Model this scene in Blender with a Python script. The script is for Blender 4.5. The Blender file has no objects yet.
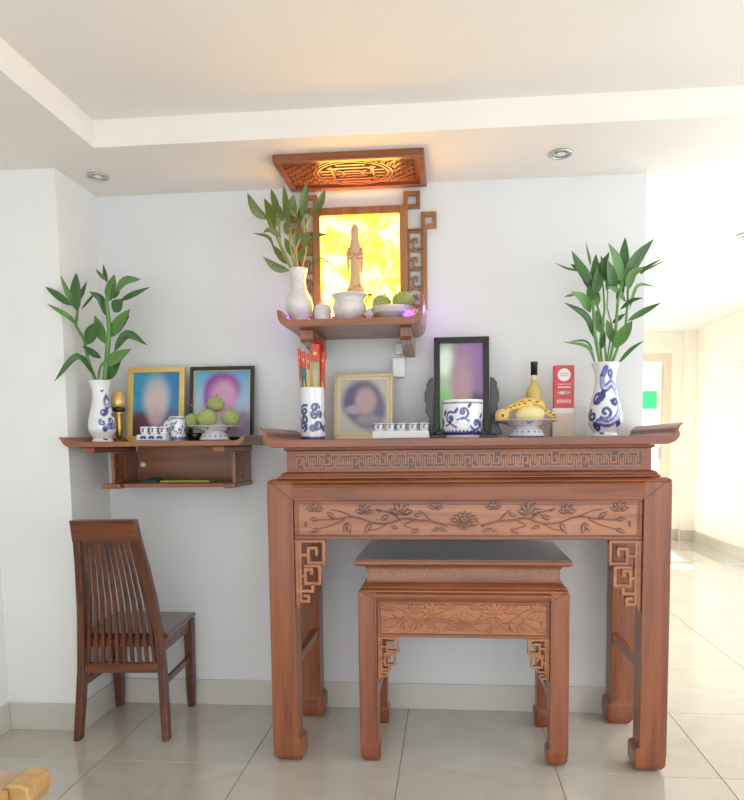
import bpy, bmesh, math, random
import numpy as np
from mathutils import Vector, Matrix
random.seed(7)
rng = np.random.default_rng(11)
S = bpy.context.scene
COL = S.collection
PI = math.pi
# ------------------------------------------------------------------ camera, sky, sun, exposure
cam = bpy.data.cameras.new('camera'); camo = bpy.data.objects.new('camera', cam); COL.objects.link(camo)
cam.sensor_fit = 'HORIZONTAL'; cam.sensor_width = 36.0; cam.lens = 662.13 / 744 * 36
cam.shift_x = (372 - 394.56) / 744; cam.shift_y = (494.79 - 400) / 744
R_ = Vector((0.99649634, 0.08296481, -0.01057726)); U_ = Vector((0.00396654, 0.07944452, 0.9968314)); F_ = Vector((-0.08354223, 0.9933808, -0.07883709))
M = Matrix((R_, U_, -F_)).transposed().to_4x4(); M.translation = Vector((-0.05984, -3.04585, 1.25666))
camo.matrix_world = M; cam.clip_start = .02
S.camera = camo
S.view_settings.view_transform = 'Standard'; S.view_settings.look = 'None'
S.view_settings.exposure = 0.05; S.view_settings.gamma = 1.0
S.view_settings.use_curve_mapping = False
W = bpy.data.worlds.new('sky'); S.world = W; W.use_nodes = True
bg = W.node_tree.nodes['Background']; bg.inputs[0].default_value = (0.90, 0.955, 1.0, 1); bg.inputs[1].default_value = 3.0
sun = bpy.data.lights.new('sun', 'SUN'); suno = bpy.data.objects.new('sun', sun); COL.objects.link(suno)
sun.energy = 30.0; sun.angle = 0.01; sun.color = (1, .95, .86)
suno.rotation_euler = Vector((-.1, -1, -1.05)).to_track_quat('-Z', 'Y').to_euler(); suno.location = (2, 8, 6)
def area(name, loc, rot, sx, sy, energy, color, portal=False):
    l = bpy.data.lights.new(name, 'AREA'); o = bpy.data.objects.new(name, l); COL.objects.link(o)
    l.shape = 'RECTANGLE'; l.size = sx; l.size_y = sy; l.energy = energy; l.color = color
    if portal: l.cycles.is_portal = True
    o.location = loc; o.rotation_euler = rot
    return o
area('balcony_daylight', (.35, -5.02, 1.2), (PI/2, 0, 0), 4.4, 2.3, 10, (1, 1, 1), True)
area('side_window_daylight', (2.98, -1.3, 1.25), (0, PI/2, 0), 2.1, 5.0, 10, (1, 1, 1), True)
area('added_window_daylight', (2.98, 2.6, 1.25), (0, PI/2, 0), 2.1, 2.0, 10, (1, 1, 1), True)  # portal of the unseen window added to brighten the passage
area('door_daylight', (1.9, 5.6, 1.14), (-PI/2, 0, 0), 1.4, 2.2, 10, (1, 1, 1), True)
def point(name, loc, e, color, r=.03):
    l = bpy.data.lights.new(name, 'POINT'); o = bpy.data.objects.new(name, l); COL.objects.link(o)
    l.energy = e; l.color = color; l.shadow_soft_size = r; o.location = loc
    return o

# ------------------------------------------------------------------ materials
def mat(name, color=(.8, .8, .8), rough=.5, spec=.5, metal=0, coat=0, emis=None, es=0, trans=0, ior=1.45, alpha=1, bump=0, bscale=40):
    m = bpy.data.materials.new(name); m.use_nodes = True
    nt = m.node_tree; b = nt.nodes['Principled BSDF']
    b.inputs['Base Color'].default_value = (*color, 1); b.inputs['Roughness'].default_value = rough
    b.inputs['Specular IOR Level'].default_value = spec; b.inputs['Metallic'].default_value = metal
    b.inputs['Coat Weight'].default_value = coat; b.inputs['Coat Roughness'].default_value = .12
    b.inputs['Transmission Weight'].default_value = trans; b.inputs['IOR'].default_value = ior; b.inputs['Alpha'].default_value = alpha
    if emis: b.inputs['Emission Color'].default_value = (*emis, 1); b.inputs['Emission Strength'].default_value = es
    # slight procedural variation of tone
    tc = nt.nodes.new('ShaderNodeTexCoord'); nz = nt.nodes.new('ShaderNodeTexNoise'); nz.inputs['Scale'].default_value = bscale
    nt.links.new(tc.outputs['Object'], nz.inputs['Vector'])
    mx = nt.nodes.new('ShaderNodeMix'); mx.data_type = 'RGBA'
    mx.inputs[6].default_value = (*[c * .94 for c in color], 1); mx.inputs[7].default_value = (*[min(1, c * 1.05) for c in color], 1)
    nt.links.new(nz.outputs['Fac'], mx.inputs[0]); nt.links.new(mx.outputs[2], b.inputs['Base Color'])
    if bump:
        bp = nt.nodes.new('ShaderNodeBump'); bp.inputs['Strength'].default_value = bump; bp.inputs['Distance'].default_value = .002
        nt.links.new(nz.outputs['Fac'], bp.inputs['Height']); nt.links.new(bp.outputs['Normal'], b.inputs['Normal'])
    return m
def wood(name, dark, light, axis='x', rough=.32, coat=.2, k=1.0):
    m = bpy.data.materials.new(name); m.use_nodes = True
    nt = m.node_tree; b = nt.nodes['Principled BSDF']; N = nt.nodes.new; L = nt.links.new
    tc = N('ShaderNodeTexCoord'); mp = N('ShaderNodeMapping')
    s = {'x': (1.6, 22, 22), 'y': (22, 1.6, 22), 'z': (22, 22, 1.6)}[axis]
    mp.inputs['Scale'].default_value = [q * k for q in s]
    L(tc.outputs['Object'], mp.inputs['Vector'])
    n1 = N('ShaderNodeTexNoise'); n1.inputs['Scale'].default_value = 1.0; n1.inputs['Detail'].default_value = 5; n1.inputs['Distortion'].default_value = .6
    L(mp.outputs[0], n1.inputs['Vector'])
    n2 = N('ShaderNodeTexNoise'); n2.inputs['Scale'].default_value = 5.0; n2.inputs['Detail'].default_value = 3
    L(mp.outputs[0], n2.inputs['Vector'])
    ad = N('ShaderNodeMath'); ad.operation = 'MULTIPLY_ADD'; ad.inputs[1].default_value = .35
    L(n2.outputs['Fac'], ad.inputs[0]); L(n1.outputs['Fac'], ad.inputs[2])
    cr = N('ShaderNodeValToRGB'); e = cr.color_ramp.elements
    e[0].position = .45; e[0].color = (*dark, 1); e[1].position = .88; e[1].color = (*light, 1)
    L(ad.outputs[0], cr.inputs['Fac']); L(cr.outputs['Color'], b.inputs['Base Color'])
    b.inputs['Roughness'].default_value = rough; b.inputs['Coat Weight'].default_value = coat; b.inputs['Coat Roughness'].default_value = .15
    bp = N('ShaderNodeBump'); bp.inputs['Strength'].default_value = .06; bp.inputs['Distance'].default_value = .001
    L(ad.outputs[0], bp.inputs['Height']); L(bp.outputs['Normal'], b.inputs['Normal'])
    return m
def painted(name, rough=.15, coat=.6, spec=.5):
    m = bpy.data.materials.new(name); m.use_nodes = True; nt = m.node_tree; b = nt.nodes['Principled BSDF']
    a = nt.nodes.new('ShaderNodeVertexColor'); a.layer_name = 'paint'
    nt.links.new(a.outputs['Color'], b.inputs['Base Color'])
    b.inputs['Roughness'].default_value = rough; b.inputs['Coat Weight'].default_value = coat; b.inputs['Specular IOR Level'].default_value = spec
    return m
MAHO = ((.155, .039, .014), (.315, .096, .033))
M_wx = wood('rosewood_x', *MAHO, 'x'); M_wz = wood('rosewood_z', *MAHO, 'z'); M_wy = wood('rosewood_y', *MAHO, 'y')
M_carve = wood('rosewood_carved', (.25, .078, .027), (.46, .17, .062), 'x', rough=.28)
M_relief = wood('rosewood_relief', (.13, .036, .014), (.27, .085, .034), 'x', rough=.2, coat=.7)
M_ground = wood('rosewood_ground', (.085, .024, .011), (.16, .05, .022), 'x', rough=.4)
M_shx = wood('shelf_wood_x', (.19, .064, .030), (.36, .140, .064), 'x'); M_shz = wood('shelf_wood_z', (.19, .064, .030), (.36, .140, .064), 'z'); M_shy = wood('shelf_wood_y', (.19, .064, .030), (.36, .140, .064), 'y', rough=.22)
M_ch = wood('chair_wood_z', (.06, .015, .008), (.18, .052, .021), 'z', rough=.3); M_chx = wood('chair_wood_x', (.08, .02, .009), (.24, .072, .024), 'x', rough=.3)
M_seat = wood('chair_seat_wood', (.06, .017, .011), (.14, .042, .025), 'x', rough=.2, coat=.8)
M_pine = wood('pale_wood', (.42, .23, .07), (.60, .38, .14), 'x', rough=.4); M_pine2 = wood('pale_wood_top', (.45, .30, .17), (.60, .42, .26), 'y', rough=.35)
M_seam = mat('seam_brown', (.11, .035, .015), .5)
M_dark = mat('dark_groove', (.05, .018, .01), .6)
M_white = mat('white_plastic', (.86, .86, .85), .35)
M_paint = painted('painted_porcelain'); M_print = painted('printed_photo', rough=.25, coat=.4); M_card = painted('printed_card', rough=.5, coat=.1)
M_black = mat('black_lacquer', (.010, .012, .011), .3, coat=.3)
M_brass = mat('brass', (.62, .42, .12), .3, metal=.85)
M_gold = mat('gold_frame_paint', (.72, .52, .16), .35, metal=.15, coat=.2)
M_pgold = mat('pale_gilt', (.62, .50, .30), .35, metal=.25, coat=.2)
M_stem = mat('green_stem', (.13, .27, .07), .4); M_leaf = mat('green_leaf', (.045, .13, .028), .35, coat=.25, bscale=20)
M_leaf2 = mat('light_green_leaf', (.11, .25, .06), .38, coat=.2, bscale=20)
M_oleaf = mat('olive_leaf', (.12, .17, .025), .35, coat=.25, bscale=20); M_ostem = mat('olive_stem', (.30, .32, .08), .4)
M_apple = mat('custard_apple_skin', (.36, .42, .15), .6, bscale=60, bump=.2)
M_banana = mat('banana_skin', (.80, .55, .13), .45, bscale=30); M_mel = mat('pale_melon_skin', (.80, .68, .32), .4, bscale=18); M_mango = mat('mango_skin', (.80, .50, .16), .4, bscale=20)
M_brown = mat('fruit_brown', (.12, .07, .03), .6)
M_glass = mat('clear_glass', (.9, .95, .95), .03, alpha=.14)
M_chrome = mat('brushed_metal', (.55, .55, .54), .3, metal=.9)
M_purple = mat('purple_led_crystal', (.5, .2, .9), .15, emis=(.45, .14, 1.0), es=1.6); M_pink = mat('pink_crystal', (.95, .55, .6), .2, coat=.5, emis=(1, .35, .45), es=.15)
M_jadewhite = painted('white_marble_ware', rough=.25, coat=.5)

# ------------------------------------------------------------------ mesh builder (world coordinates; obj() subtracts the thing's origin)
class MB:
    def __init__(s): s.v = []; s.f = []; s.sm = []
    def add(s, vs, fs, smooth=False):
        n = len(s.v); s.v += [tuple(p) for p in vs]; s.f += [tuple(i + n for i in q) for q in fs]; s.sm += [smooth] * len(fs); return s
    def box(s, x0, x1, y0, y1, z0, z1):
        return s.add([(x0,y0,z0),(x1,y0,z0),(x1,y1,z0),(x0,y1,z0),(x0,y0,z1),(x1,y0,z1),(x1,y1,z1),(x0,y1,z1)],
                     [(0,3,2,1),(4,5,6,7),(0,1,5,4),(1,2,6,5),(2,3,7,6),(3,0,4,7)])
    def prism(s, poly, a0, a1, axis='y', smooth=False):
        """poly: list of 2-D points (x,z for axis y; y,z for axis x; x,y for axis z)"""
        n = len(poly)
        def P(p, a): return {'y': (p[0], a, p[1]), 'x': (a, p[0], p[1]), 'z': (p[0], p[1], a)}[axis]
        vs = [P(p, a0) for p in poly] + [P(p, a1) for p in poly]
        fs = [(i, (i+1) % n, n + (i+1) % n, n + i) for i in range(n)]
        s.add(vs, fs, smooth); m = len(s.v) - 2*n
        s.f += [tuple(m + i for i in range(n))[::-1], tuple(m + n + i for i in range(n))]; s.sm += [False, False]
        return s
    def loft(s, rings, smooth=False, caps=True):
        n = len(rings[0]); vs = [p for r in rings for p in r]; fs = []
        for k in range(len(rings) - 1):
            for i in range(n):
                fs.append((k*n+i, k*n+(i+1) % n, (k+1)*n+(i+1) % n, (k+1)*n+i))
        m = len(s.v); s.add(vs, fs, smooth)
        if caps:
            s.f += [tuple(m + i for i in range(n))[::-1], tuple(m + (len(rings)-1)*n + i for i in range(n))]; s.sm += [False, False]
        return s
    def rects(s, rows):
        """rows of (z, x0, x1, y0, y1): a moulded rectangular body"""
        return s.loft([[(x0,y0,z),(x1,y0,z),(x1,y1,z),(x0,y1,z)] for z, x0, x1, y0, y1 in rows])
    def tube(s, pts, rad, n=8, smooth=True, flat=1.0, caps=True):
        pts = [Vector(p) for p in pts]; m = len(pts)
        if not hasattr(rad, '__len__'): rad = [rad] * m
        rings = []; up = None
        for i, p in enumerate(pts):
            t = (pts[min(i+1, m-1)] - pts[max(i-1, 0)]).normalized()
            if up is None: up = Vector((0, 1, 0)) if abs(t.y) < .9 else Vector((1, 0, 0))
            a = (up - t * up.dot(t)).normalized(); b = t.cross(a); up = a
            rings.append([tuple(p + a * math.cos(2*PI*j/n) * rad[i] * flat + b * math.sin(2*PI*j/n) * rad[i]) for j in range(n)])
        return s.loft(rings, smooth, caps)
    def lathe(s, prof, c, n=32, smooth=True):
        cx, cy, cz = c
        rings = [[(cx + r*math.sin(2*PI*j/n), cy - r*math.cos(2*PI*j/n), cz + z) for j in range(n)] for r, z in prof]
        return s.loft(rings, smooth, True)
    def ball(s, c, r, n=12, m=8, sc=(1,1,1), smooth=True):
        prof = [(max(1e-4, r*math.sin(PI*k/m)), -r*math.cos(PI*k/m)) for k in range(m+1)]
        cx, cy, cz = c
        rings = [[(cx + q*math.sin(2*PI*j/n)*sc[0], cy - q*math.cos(2*PI*j/n)*sc[1], cz + z*sc[2]) for j in range(n)] for q, z in prof]
        return s.loft(rings, smooth, True)
    def strokes(s, paths, w, y0, y1, f=lambda p: p):
        """orthogonal fretwork: every path is a list of (x,z); each segment becomes a bar"""
        for path in paths:
            for a, b in zip(path[:-1], path[1:]):
                a2, b2 = f(a), f(b); s.k = (getattr(s, 'k', 0) + 1) % 7
                s.bar2(a2, b2, w, y0 + .00012*s.k, y1 - .00012*s.k)
        return s
    def bar2(s, a, b, w, y0, y1, ext=True):
        a = Vector((a[0], a[1])); b = Vector((b[0], b[1])); d = (b - a)
        if d.length < 1e-6: return s
        d.normalize(); n = Vector((-d.y, d.x)) * w/2; e = d * (w/2 if ext else 0)
        return s.prism([tuple(a-e-n), tuple(b+e-n), tuple(b+e+n), tuple(a-e+n)], y0, y1)
ORG = {}
def finish(name, me, parent, m, org):
    o = bpy.data.objects.new(name, me); COL.objects.link(o)
    if m: me.materials.append(m)
    if parent is not None: o.parent = parent
    else: o.location = org
    ORG[o] = org
    return o
def obj(name, mb, m, parent=None, org=None, bevel=0, seg=2):
    org = ORG[parent] if parent is not None else (org or (0, 0, 0))
    me = bpy.data.meshes.new(name)
    me.from_pydata([(x-org[0], y-org[1], z-org[2]) for x, y, z in mb.v], [], mb.f)
    me.polygons.foreach_set('use_smooth', mb.sm)
    bm = bmesh.new(); bm.from_mesh(me)
    bmesh.ops.recalc_face_normals(bm, faces=bm.faces)
    if bevel:
        ed = [e for e in bm.edges if len(e.link_faces) == 2 and e.calc_face_angle(0) > .5]
        bmesh.ops.bevel(bm, geom=ed, offset=bevel, segments=seg, affect='EDGES', clamp_overlap=True, profile=.5)
    bm.to_mesh(me); bm.free(); me.update()
    return finish(name, me, parent, m, org)
def tag(o, label, cat, group=None):
    o['label'] = label; o['category'] = cat
    if group: o['group'] = group
    return o
def thing(name, label, cat, loc, group=None):
    o = bpy.data.objects.new(name, None); COL.objects.link(o); o.location = loc; o.empty_display_size = .05
    ORG[o] = tuple(loc); return tag(o, label, cat, group)
def struct(name, mb, m, bevel=0):
    o = obj(name, mb, m, bevel=bevel); o['kind'] = 'structure'; return o
def paint_grid(name, pts, cols, closed, m, parent=None, org=None, smooth=True, caps=None):
    """pts: (rows, n, 3) array, cols: (rows, n, 3) colour array painted on the surface"""
    org = ORG[parent] if parent is not None else (org or (0, 0, 0))
    R, n = pts.shape[:2]; v = (pts.reshape(-1, 3) - np.array(org)).tolist(); f = []
    jn = n if closed else n - 1
    for k in range(R - 1):
        for j in range(jn):
            f.append((k*n+j, k*n+(j+1) % n, (k+1)*n+(j+1) % n, (k+1)*n+j))
    if closed: f += [tuple(range(n))[::-1], tuple((R-1)*n + i for i in range(n))]
    me = bpy.data.meshes.new(name); me.from_pydata(v, [], f); me.update()
    me.polygons.foreach_set('use_smooth', [smooth]*len(f))
    a = me.color_attributes.new('paint', 'FLOAT_COLOR', 'POINT')
    c = np.ones((R*n, 4), dtype=np.float32); c[:, :3] = cols.reshape(-1, 3); a.data.foreach_set('color', c.ravel())
    return finish(name, me, parent, m, org)
def resample(prof, step):
    out = []
    for (r0, z0), (r1, z1) in zip(prof[:-1], prof[1:]):
        k = max(1, int(math.hypot(r1-r0, z1-z0)/step))
        out += [(r0+(r1-r0)*i/k, z0+(z1-z0)*i/k) for i in range(k)]
    return out + [prof[-1]]
def smoothprof(prof, sub=5):
    P = [np.array(p, float) for p in prof]; P = [2*P[0]-P[1]] + P + [2*P[-1]-P[-2]]; out = []
    for i in range(1, len(P)-2):
        for k in range(sub):
            t = k/sub; a, b, c, d = P[i-1:i+3]
            q = .5*((2*b)+(c-a)*t+(2*a-5*b+4*c-d)*t*t+(-a+3*b-3*c+d)*t**3); out.append((max(1e-4, q[0]), q[1]))
    return out + [tuple(P[-2])]
def lathe_painted(name, prof, c, fn, m, parent=None, org=None, n=128, step=.0035):
    prof = resample(prof, step); r = np.array([p[0] for p in prof])[:, None]; z = np.array([p[1] for p in prof])[:, None]
    th = np.linspace(-PI, PI, n, endpoint=False)[None, :]
    X = c[0] + r*np.sin(th); Yy = c[1] - r*np.cos(th); Z = c[2] + z + 0*th
    rmax = r.max(); s = th * rmax + 0*r
    zz = z + 0*th
    cols = fn(s, zz, r + 0*th, np.arange(len(prof))[:, None]/len(prof) + 0*th)
    return paint_grid(name, np.stack([X, Yy, Z], -1), cols, True, m, parent, org)
def seg_dist(s, z, a, b):
    a = np.array(a); b = np.array(b); d = b - a; L = (d@d) + 1e-12
    t = np.clip(((s-a[0])*d[0] + (z-a[1])*d[1])/L, 0, 1)
    return np.hypot(s-a[0]-t*d[0], z-a[1]-t*d[1])
def stroke(cols, s, z, pts, w, col, soft=.0012):
    d = np.full(s.shape, 9.)
    for a, b in zip(pts[:-1], pts[1:]): d = np.minimum(d, seg_dist(s, z, a, b))
    k = np.clip((w - d)/soft + .5, 0, 1)[..., None]
    return cols*(1-k) + np.array(col)*k
def blob(cols, u, v, cx, cy, rx, ry, col, soft=.35, op=1.0):
    d = np.hypot((u-cx)/rx, (v-cy)/ry); k = (np.clip((1 + soft/2 - d)/soft, 0, 1)*op); k = (k*k*(3-2*k))[..., None]
    return cols*(1-k) + np.array(col)*k
BLUE = (.035, .045, .26); PORC = (.80, .82, .84)
def base(s, c=PORC): return np.ones(s.shape + (3,)) * np.array(c)
def spiral(cx, cz, r, turns=1.3, a0=0, sg=1, n=14):
    return [(cx + r*(1-.75*i/n)*math.cos(a0+sg*2*PI*turns*i/n), cz + r*(1-.75*i/n)*math.sin(a0+sg*2*PI*turns*i/n)) for i in range(n+1)]
def lin(r, g, b):
    return tuple(((c/255)/12.92 if c/255 <= .04045 else ((c/255+.055)/1.055)**2.4) for c in (r, g, b))

# plant outlines in metres relative to the vase rim: stems (points, radius), leaves (midrib points, width)
PL = ([([(-0.014,-0.007),(-0.042,0.077),(-0.066,0.183),(-0.083,0.236),(-0.085,0.319)],0.008),([(0.028,-0.007),(0.045,0.115),(0.053,0.221),(0.065,0.334),(0.077,0.41)],0.011)],
[([(-0.029,-0.105,0.282),(-0.024,-0.106,0.435)],0.063),([(-0.04,-0.105,0.297),(-0.094,-0.105,0.431)],0.024),([(-0.048,-0.105,0.304),(-0.162,-0.105,0.384)],0.033),([(-0.083,0.004,0.343),(-0.052,0.026,0.435)],0.019),([(-0.07,-0.02,0.217),(-0.063,-0.105,0.257),(-0.148,-0.123,0.311)],0.021),([(-0.071,0.001,0.308),(-0.033,-0.001,0.346),(0.004,-0.003,0.383)],0.011),([(-0.043,-0.012,0.158),(0.026,-0.044,0.25)],0.049),([(0.036,-0.005,0.159),(-0.02,0.018,0.285)],0.044),([(0.007,0.006,0.101),(-0.056,-0.031,0.148)],0.033),([(-0.007,-0.02,0.014),(-0.033,-0.105,0.096),(-0.139,-0.111,-0.006)],0.027),([(0.019,-0.009,0.064),(0.177,-0.059,0.128)],0.046),([(0.02,0.009,0.01),(0.117,-0.024,0.097)],0.055),([(0.073,-0.007,0.125),(0.132,0.007,0.199),(0.209,0.022,0.154)],0.04),([(0.048,0.009,0.191),(0.157,-0.018,0.3)],0.063),([(0.047,0.011,0.2),(0.142,0.004,0.279)],0.063),([(0.043,0.004,0.275),(0.029,-0.013,0.347),(-0.014,-0.029,0.377)],0.038),([(0.055,0.011,0.344),(0.077,0.016,0.456)],0.062),([(0.046,0.011,0.421),(0.02,0.033,0.506)],0.017),([(0.052,-0.005,0.424),(0.016,-0.026,0.471)],0.016),([(0.093,-0.008,0.37),(0.145,-0.027,0.415),(0.222,-0.046,0.417)],0.038),([(0.078,-0.01,0.295),(0.138,-0.036,0.338)],0.048),([(0.108,0.002,0.343),(0.265,-0.047,0.384)],0.025),([(-0.012,0.004,0.001),(0.01,-0.007,0.061),(0.039,-0.019,0.09)],0.011),([(0.079,-0.005,0.349),(0.112,0.011,0.413)],0.024)])
PR = ([([(-0.027,-0.006),(-0.048,0.116),(-0.055,0.239),(-0.055,0.315)],0.007),([(-0.018,-0.006),(-0.025,0.086),(-0.006,0.216),(-0.006,0.3),(-0.021,0.354)],0.005),([(0.012,-0.006),(-0.003,0.086),(-0.018,0.162),(-0.033,0.239)],0.005),([(0.016,-0.006),(0.035,0.116),(0.039,0.239),(0.057,0.323)],0.007),([(0.027,-0.006),(0.076,0.147),(0.087,0.254),(0.087,0.323)],0.006),([(0.001,-0.006),(0.016,0.086),(0.02,0.147),(-0.003,0.223),(0.001,0.346)],0.004)],
[([(-0.053,-0.0,0.308),(-0.108,-0.02,0.379),(-0.147,-0.04,0.442)],0.044),([(-0.06,-0.0,0.292),(-0.088,0.005,0.362),(-0.143,0.01,0.405)],0.038),([(-0.098,-0.011,0.37),(-0.154,0.012,0.387),(-0.202,0.034,0.418)],0.011),([(-0.052,-0.011,0.298),(-0.043,0.005,0.439)],0.041),([(-0.046,0.008,0.271),(-0.032,-0.031,0.362),(-0.007,-0.069,0.426)],0.047),([(-0.062,0.007,0.394),(-0.09,-0.026,0.477)],0.011),([(0.009,0.002,0.315),(-0.042,-0.077,0.41)],0.032),([(0.032,-0.011,0.29),(-0.014,-0.068,0.397)],0.041),([(0.057,0.011,0.31),(0.035,-0.016,0.403),(-0.005,-0.044,0.466)],0.045),([(0.059,0.006,0.301),(0.081,0.045,0.512)],0.05),([(0.068,0.011,0.302),(0.104,-0.007,0.397),(0.174,-0.025,0.483)],0.05),([(0.084,-0.003,0.291),(0.096,-0.01,0.352),(0.15,-0.016,0.376)],0.035),([(0.108,0.007,0.356),(0.197,-0.06,0.396)],0.012),([(0.138,0.006,0.362),(0.239,0.028,0.414)],0.008),([(-0.061,0.009,0.21),(-0.099,-0.029,0.256),(-0.153,-0.067,0.278)],0.038),([(-0.124,0.011,0.283),(-0.178,-0.058,0.261)],0.012),([(-0.051,-0.004,0.108),(-0.082,-0.005,0.192),(-0.169,-0.006,0.249)],0.026),([(-0.038,0.01,-0.001),(-0.076,-0.008,0.069),(-0.179,-0.026,0.089)],0.015),([(-0.048,0.01,0.056),(-0.08,0.005,0.094),(-0.149,-0.0,0.093)],0.009),([(0.049,-0.005,0.0),(0.093,-0.024,0.052),(0.139,-0.044,0.084)],0.018),([(0.029,-0.008,0.062),(0.082,-0.078,0.157)],0.053),([(0.082,-0.008,0.169),(0.15,-0.004,0.207),(0.215,-0.0,0.239)],0.026),([(0.058,0.012,0.218),(0.094,-0.018,0.246),(0.131,-0.047,0.25)],0.017),([(0.088,-0.011,0.214),(0.124,0.012,0.311),(0.202,0.035,0.31)],0.014),([(0.024,0.001,0.162),(0.069,-0.027,0.195)],0.02),([(-0.022,-0.006,0.123),(-0.042,-0.01,0.214)],0.042),([(0.027,0.008,0.087),(-0.002,-0.014,0.176)],0.032),([(-0.02,-0.002,0.055),(-0.023,-0.075,0.12)],0.024),([(0.079,0.01,0.248),(0.032,-0.028,0.286),(-0.014,-0.066,0.293)],0.024),([(-0.04,-0.0,0.231),(-0.029,0.027,0.298)],0.027),([(-0.057,-0.009,0.244),(-0.073,0.005,0.316)],0.03),([(0.042,0.011,0.256),(0.072,0.011,0.318)],0.026),([(0.003,0.007,0.293),(0.01,-0.059,0.377)],0.03),([(0.129,-0.002,0.357),(0.137,-0.062,0.354)],0.017)])
PU = ([([(-0.023,-0.004),(-0.062,0.063),(-0.098,0.16),(-0.128,0.227)],0.005),([(-0.011,-0.004),(-0.032,0.099),(-0.035,0.19)],0.006),([(-0.005,-0.004),(-0.011,0.087),(0.041,0.196),(0.065,0.245)],0.005),([(0.008,-0.004),(0.029,0.075),(0.041,0.142),(0.029,0.221)],0.005),([(-0.02,-0.004),(-0.074,0.111),(-0.083,0.203)],0.004)],
[([(-0.127,0.008,0.218),(-0.174,-0.008,0.248),(-0.206,-0.023,0.318)],0.039),([(-0.101,-0.001,0.16),(-0.117,0.017,0.245),(-0.15,0.035,0.313)],0.045),([(-0.081,0.008,0.23),(-0.121,0.042,0.355)],0.033),([(-0.035,-0.001,0.178),(-0.052,-0.014,0.347)],0.034),([(-0.033,0.006,0.198),(-0.012,-0.009,0.309)],0.045),([(0.024,-0.005,0.213),(0.047,-0.026,0.345)],0.039),([(0.052,-0.008,0.218),(0.099,-0.02,0.256),(0.128,-0.032,0.321)],0.036),([(0.008,0.012,0.194),(0.013,0.044,0.304)],0.03),([(-0.086,0.003,0.185),(-0.072,-0.009,0.242)],0.021),([(-0.07,-0.004,0.138),(-0.108,-0.03,0.16),(-0.134,-0.055,0.143)],0.025),([(-0.103,-0.005,0.097),(-0.129,0.002,0.143),(-0.198,0.01,0.163)],0.014),([(-0.043,0.009,0.001),(-0.097,-0.004,0.013),(-0.147,-0.016,0.055)],0.034),([(-0.052,0.007,0.028),(-0.119,0.021,0.117)],0.03),([(-0.024,0.005,0.058),(-0.058,0.008,0.139)],0.034),([(0.028,0.006,0.095),(0.051,-0.019,0.154)],0.036),([(0.046,0.005,0.121),(0.097,-0.012,0.138),(0.139,-0.028,0.13)],0.016),([(-0.001,-0.0,0.038),(0.038,0.014,0.115)],0.027),([(0.022,0.005,0.009),(0.103,-0.011,0.041),(0.19,-0.027,-0.024)],0.007),([(0.021,0.011,0.011),(0.093,0.012,0.035),(0.141,0.013,0.03)],0.006),([(-0.062,0.002,0.204),(-0.071,-0.057,0.262)],0.028),([(-0.001,0.001,0.221),(-0.03,-0.035,0.257)],0.027),([(-0.018,0.004,0.112),(0.002,-0.011,0.168)],0.024),([(-0.046,0.008,0.15),(-0.058,0.01,0.206)],0.022),([(0.009,0.007,0.113),(0.027,-0.019,0.166)],0.022)])

# ------------------------------------------------------------------ the room
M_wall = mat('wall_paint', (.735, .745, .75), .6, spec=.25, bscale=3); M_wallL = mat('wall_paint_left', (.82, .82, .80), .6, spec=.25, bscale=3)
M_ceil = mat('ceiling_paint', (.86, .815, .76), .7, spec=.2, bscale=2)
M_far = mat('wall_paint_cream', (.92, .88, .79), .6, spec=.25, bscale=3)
M_base = mat('baseboard_tile', (.60, .57, .51), .18, coat=.5, bscale=6); M_base2 = mat('baseboard_cream', (.62, .55, .44), .2, coat=.4, bscale=6)
M_grout = mat('grout', (.17, .15, .13), .8)
def tile_mat():
    m = bpy.data.materials.new('polished_floor_tile'); m.use_nodes = True; nt = m.node_tree; b = nt.nodes['Principled BSDF']; N = nt.nodes.new; L = nt.links.new
    tc = N('ShaderNodeTexCoord'); oi = N('ShaderNodeObjectInfo'); va = N('ShaderNodeVectorMath'); va.operation = 'ADD'
    sc = N('ShaderNodeVectorMath'); sc.operation = 'SCALE'; sc.inputs['Scale'].default_value = 31
    cm = N('ShaderNodeCombineXYZ'); L(oi.outputs['Random'], cm.inputs[0]); L(oi.outputs['Random'], cm.inputs[1]); L(cm.outputs[0], sc.inputs[0])
    L(tc.outputs['Object'], va.inputs[0]); L(sc.outputs[0], va.inputs[1])
    nz = N('ShaderNodeTexNoise'); nz.inputs['Scale'].default_value = 3.5; nz.inputs['Detail'].default_value = 6; nz.inputs['Distortion'].default_value = 1.2; L(va.outputs[0], nz.inputs['Vector'])
    cr = N('ShaderNodeValToRGB'); e = cr.color_ramp.elements; e[0].position = .3; e[0].color = (.50, .465, .40, 1); e[1].position = .75; e[1].color = (.58, .54, .465, 1)
    L(nz.outputs['Fac'], cr.inputs['Fac']); L(cr.outputs['Color'], b.inputs['Base Color'])
    b.inputs['Roughness'].default_value = .09; b.inputs['Coat Weight'].default_value = .8; b.inputs['Coat Roughness'].default_value = .04
    return m
M_tile = tile_mat()
XL, XR, XW, YP = -1.688, .794, -2.026, -.3274
H = 2.406
fl = struct('floor', MB().box(-2.1, 3.0, -5.0, 5.7, -.08, -.004), M_grout)
tme = None; TX, TY, T = -1.4587, -.588, .6
ys = [TY + T*k for k in range(-8, 11)]
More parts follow.
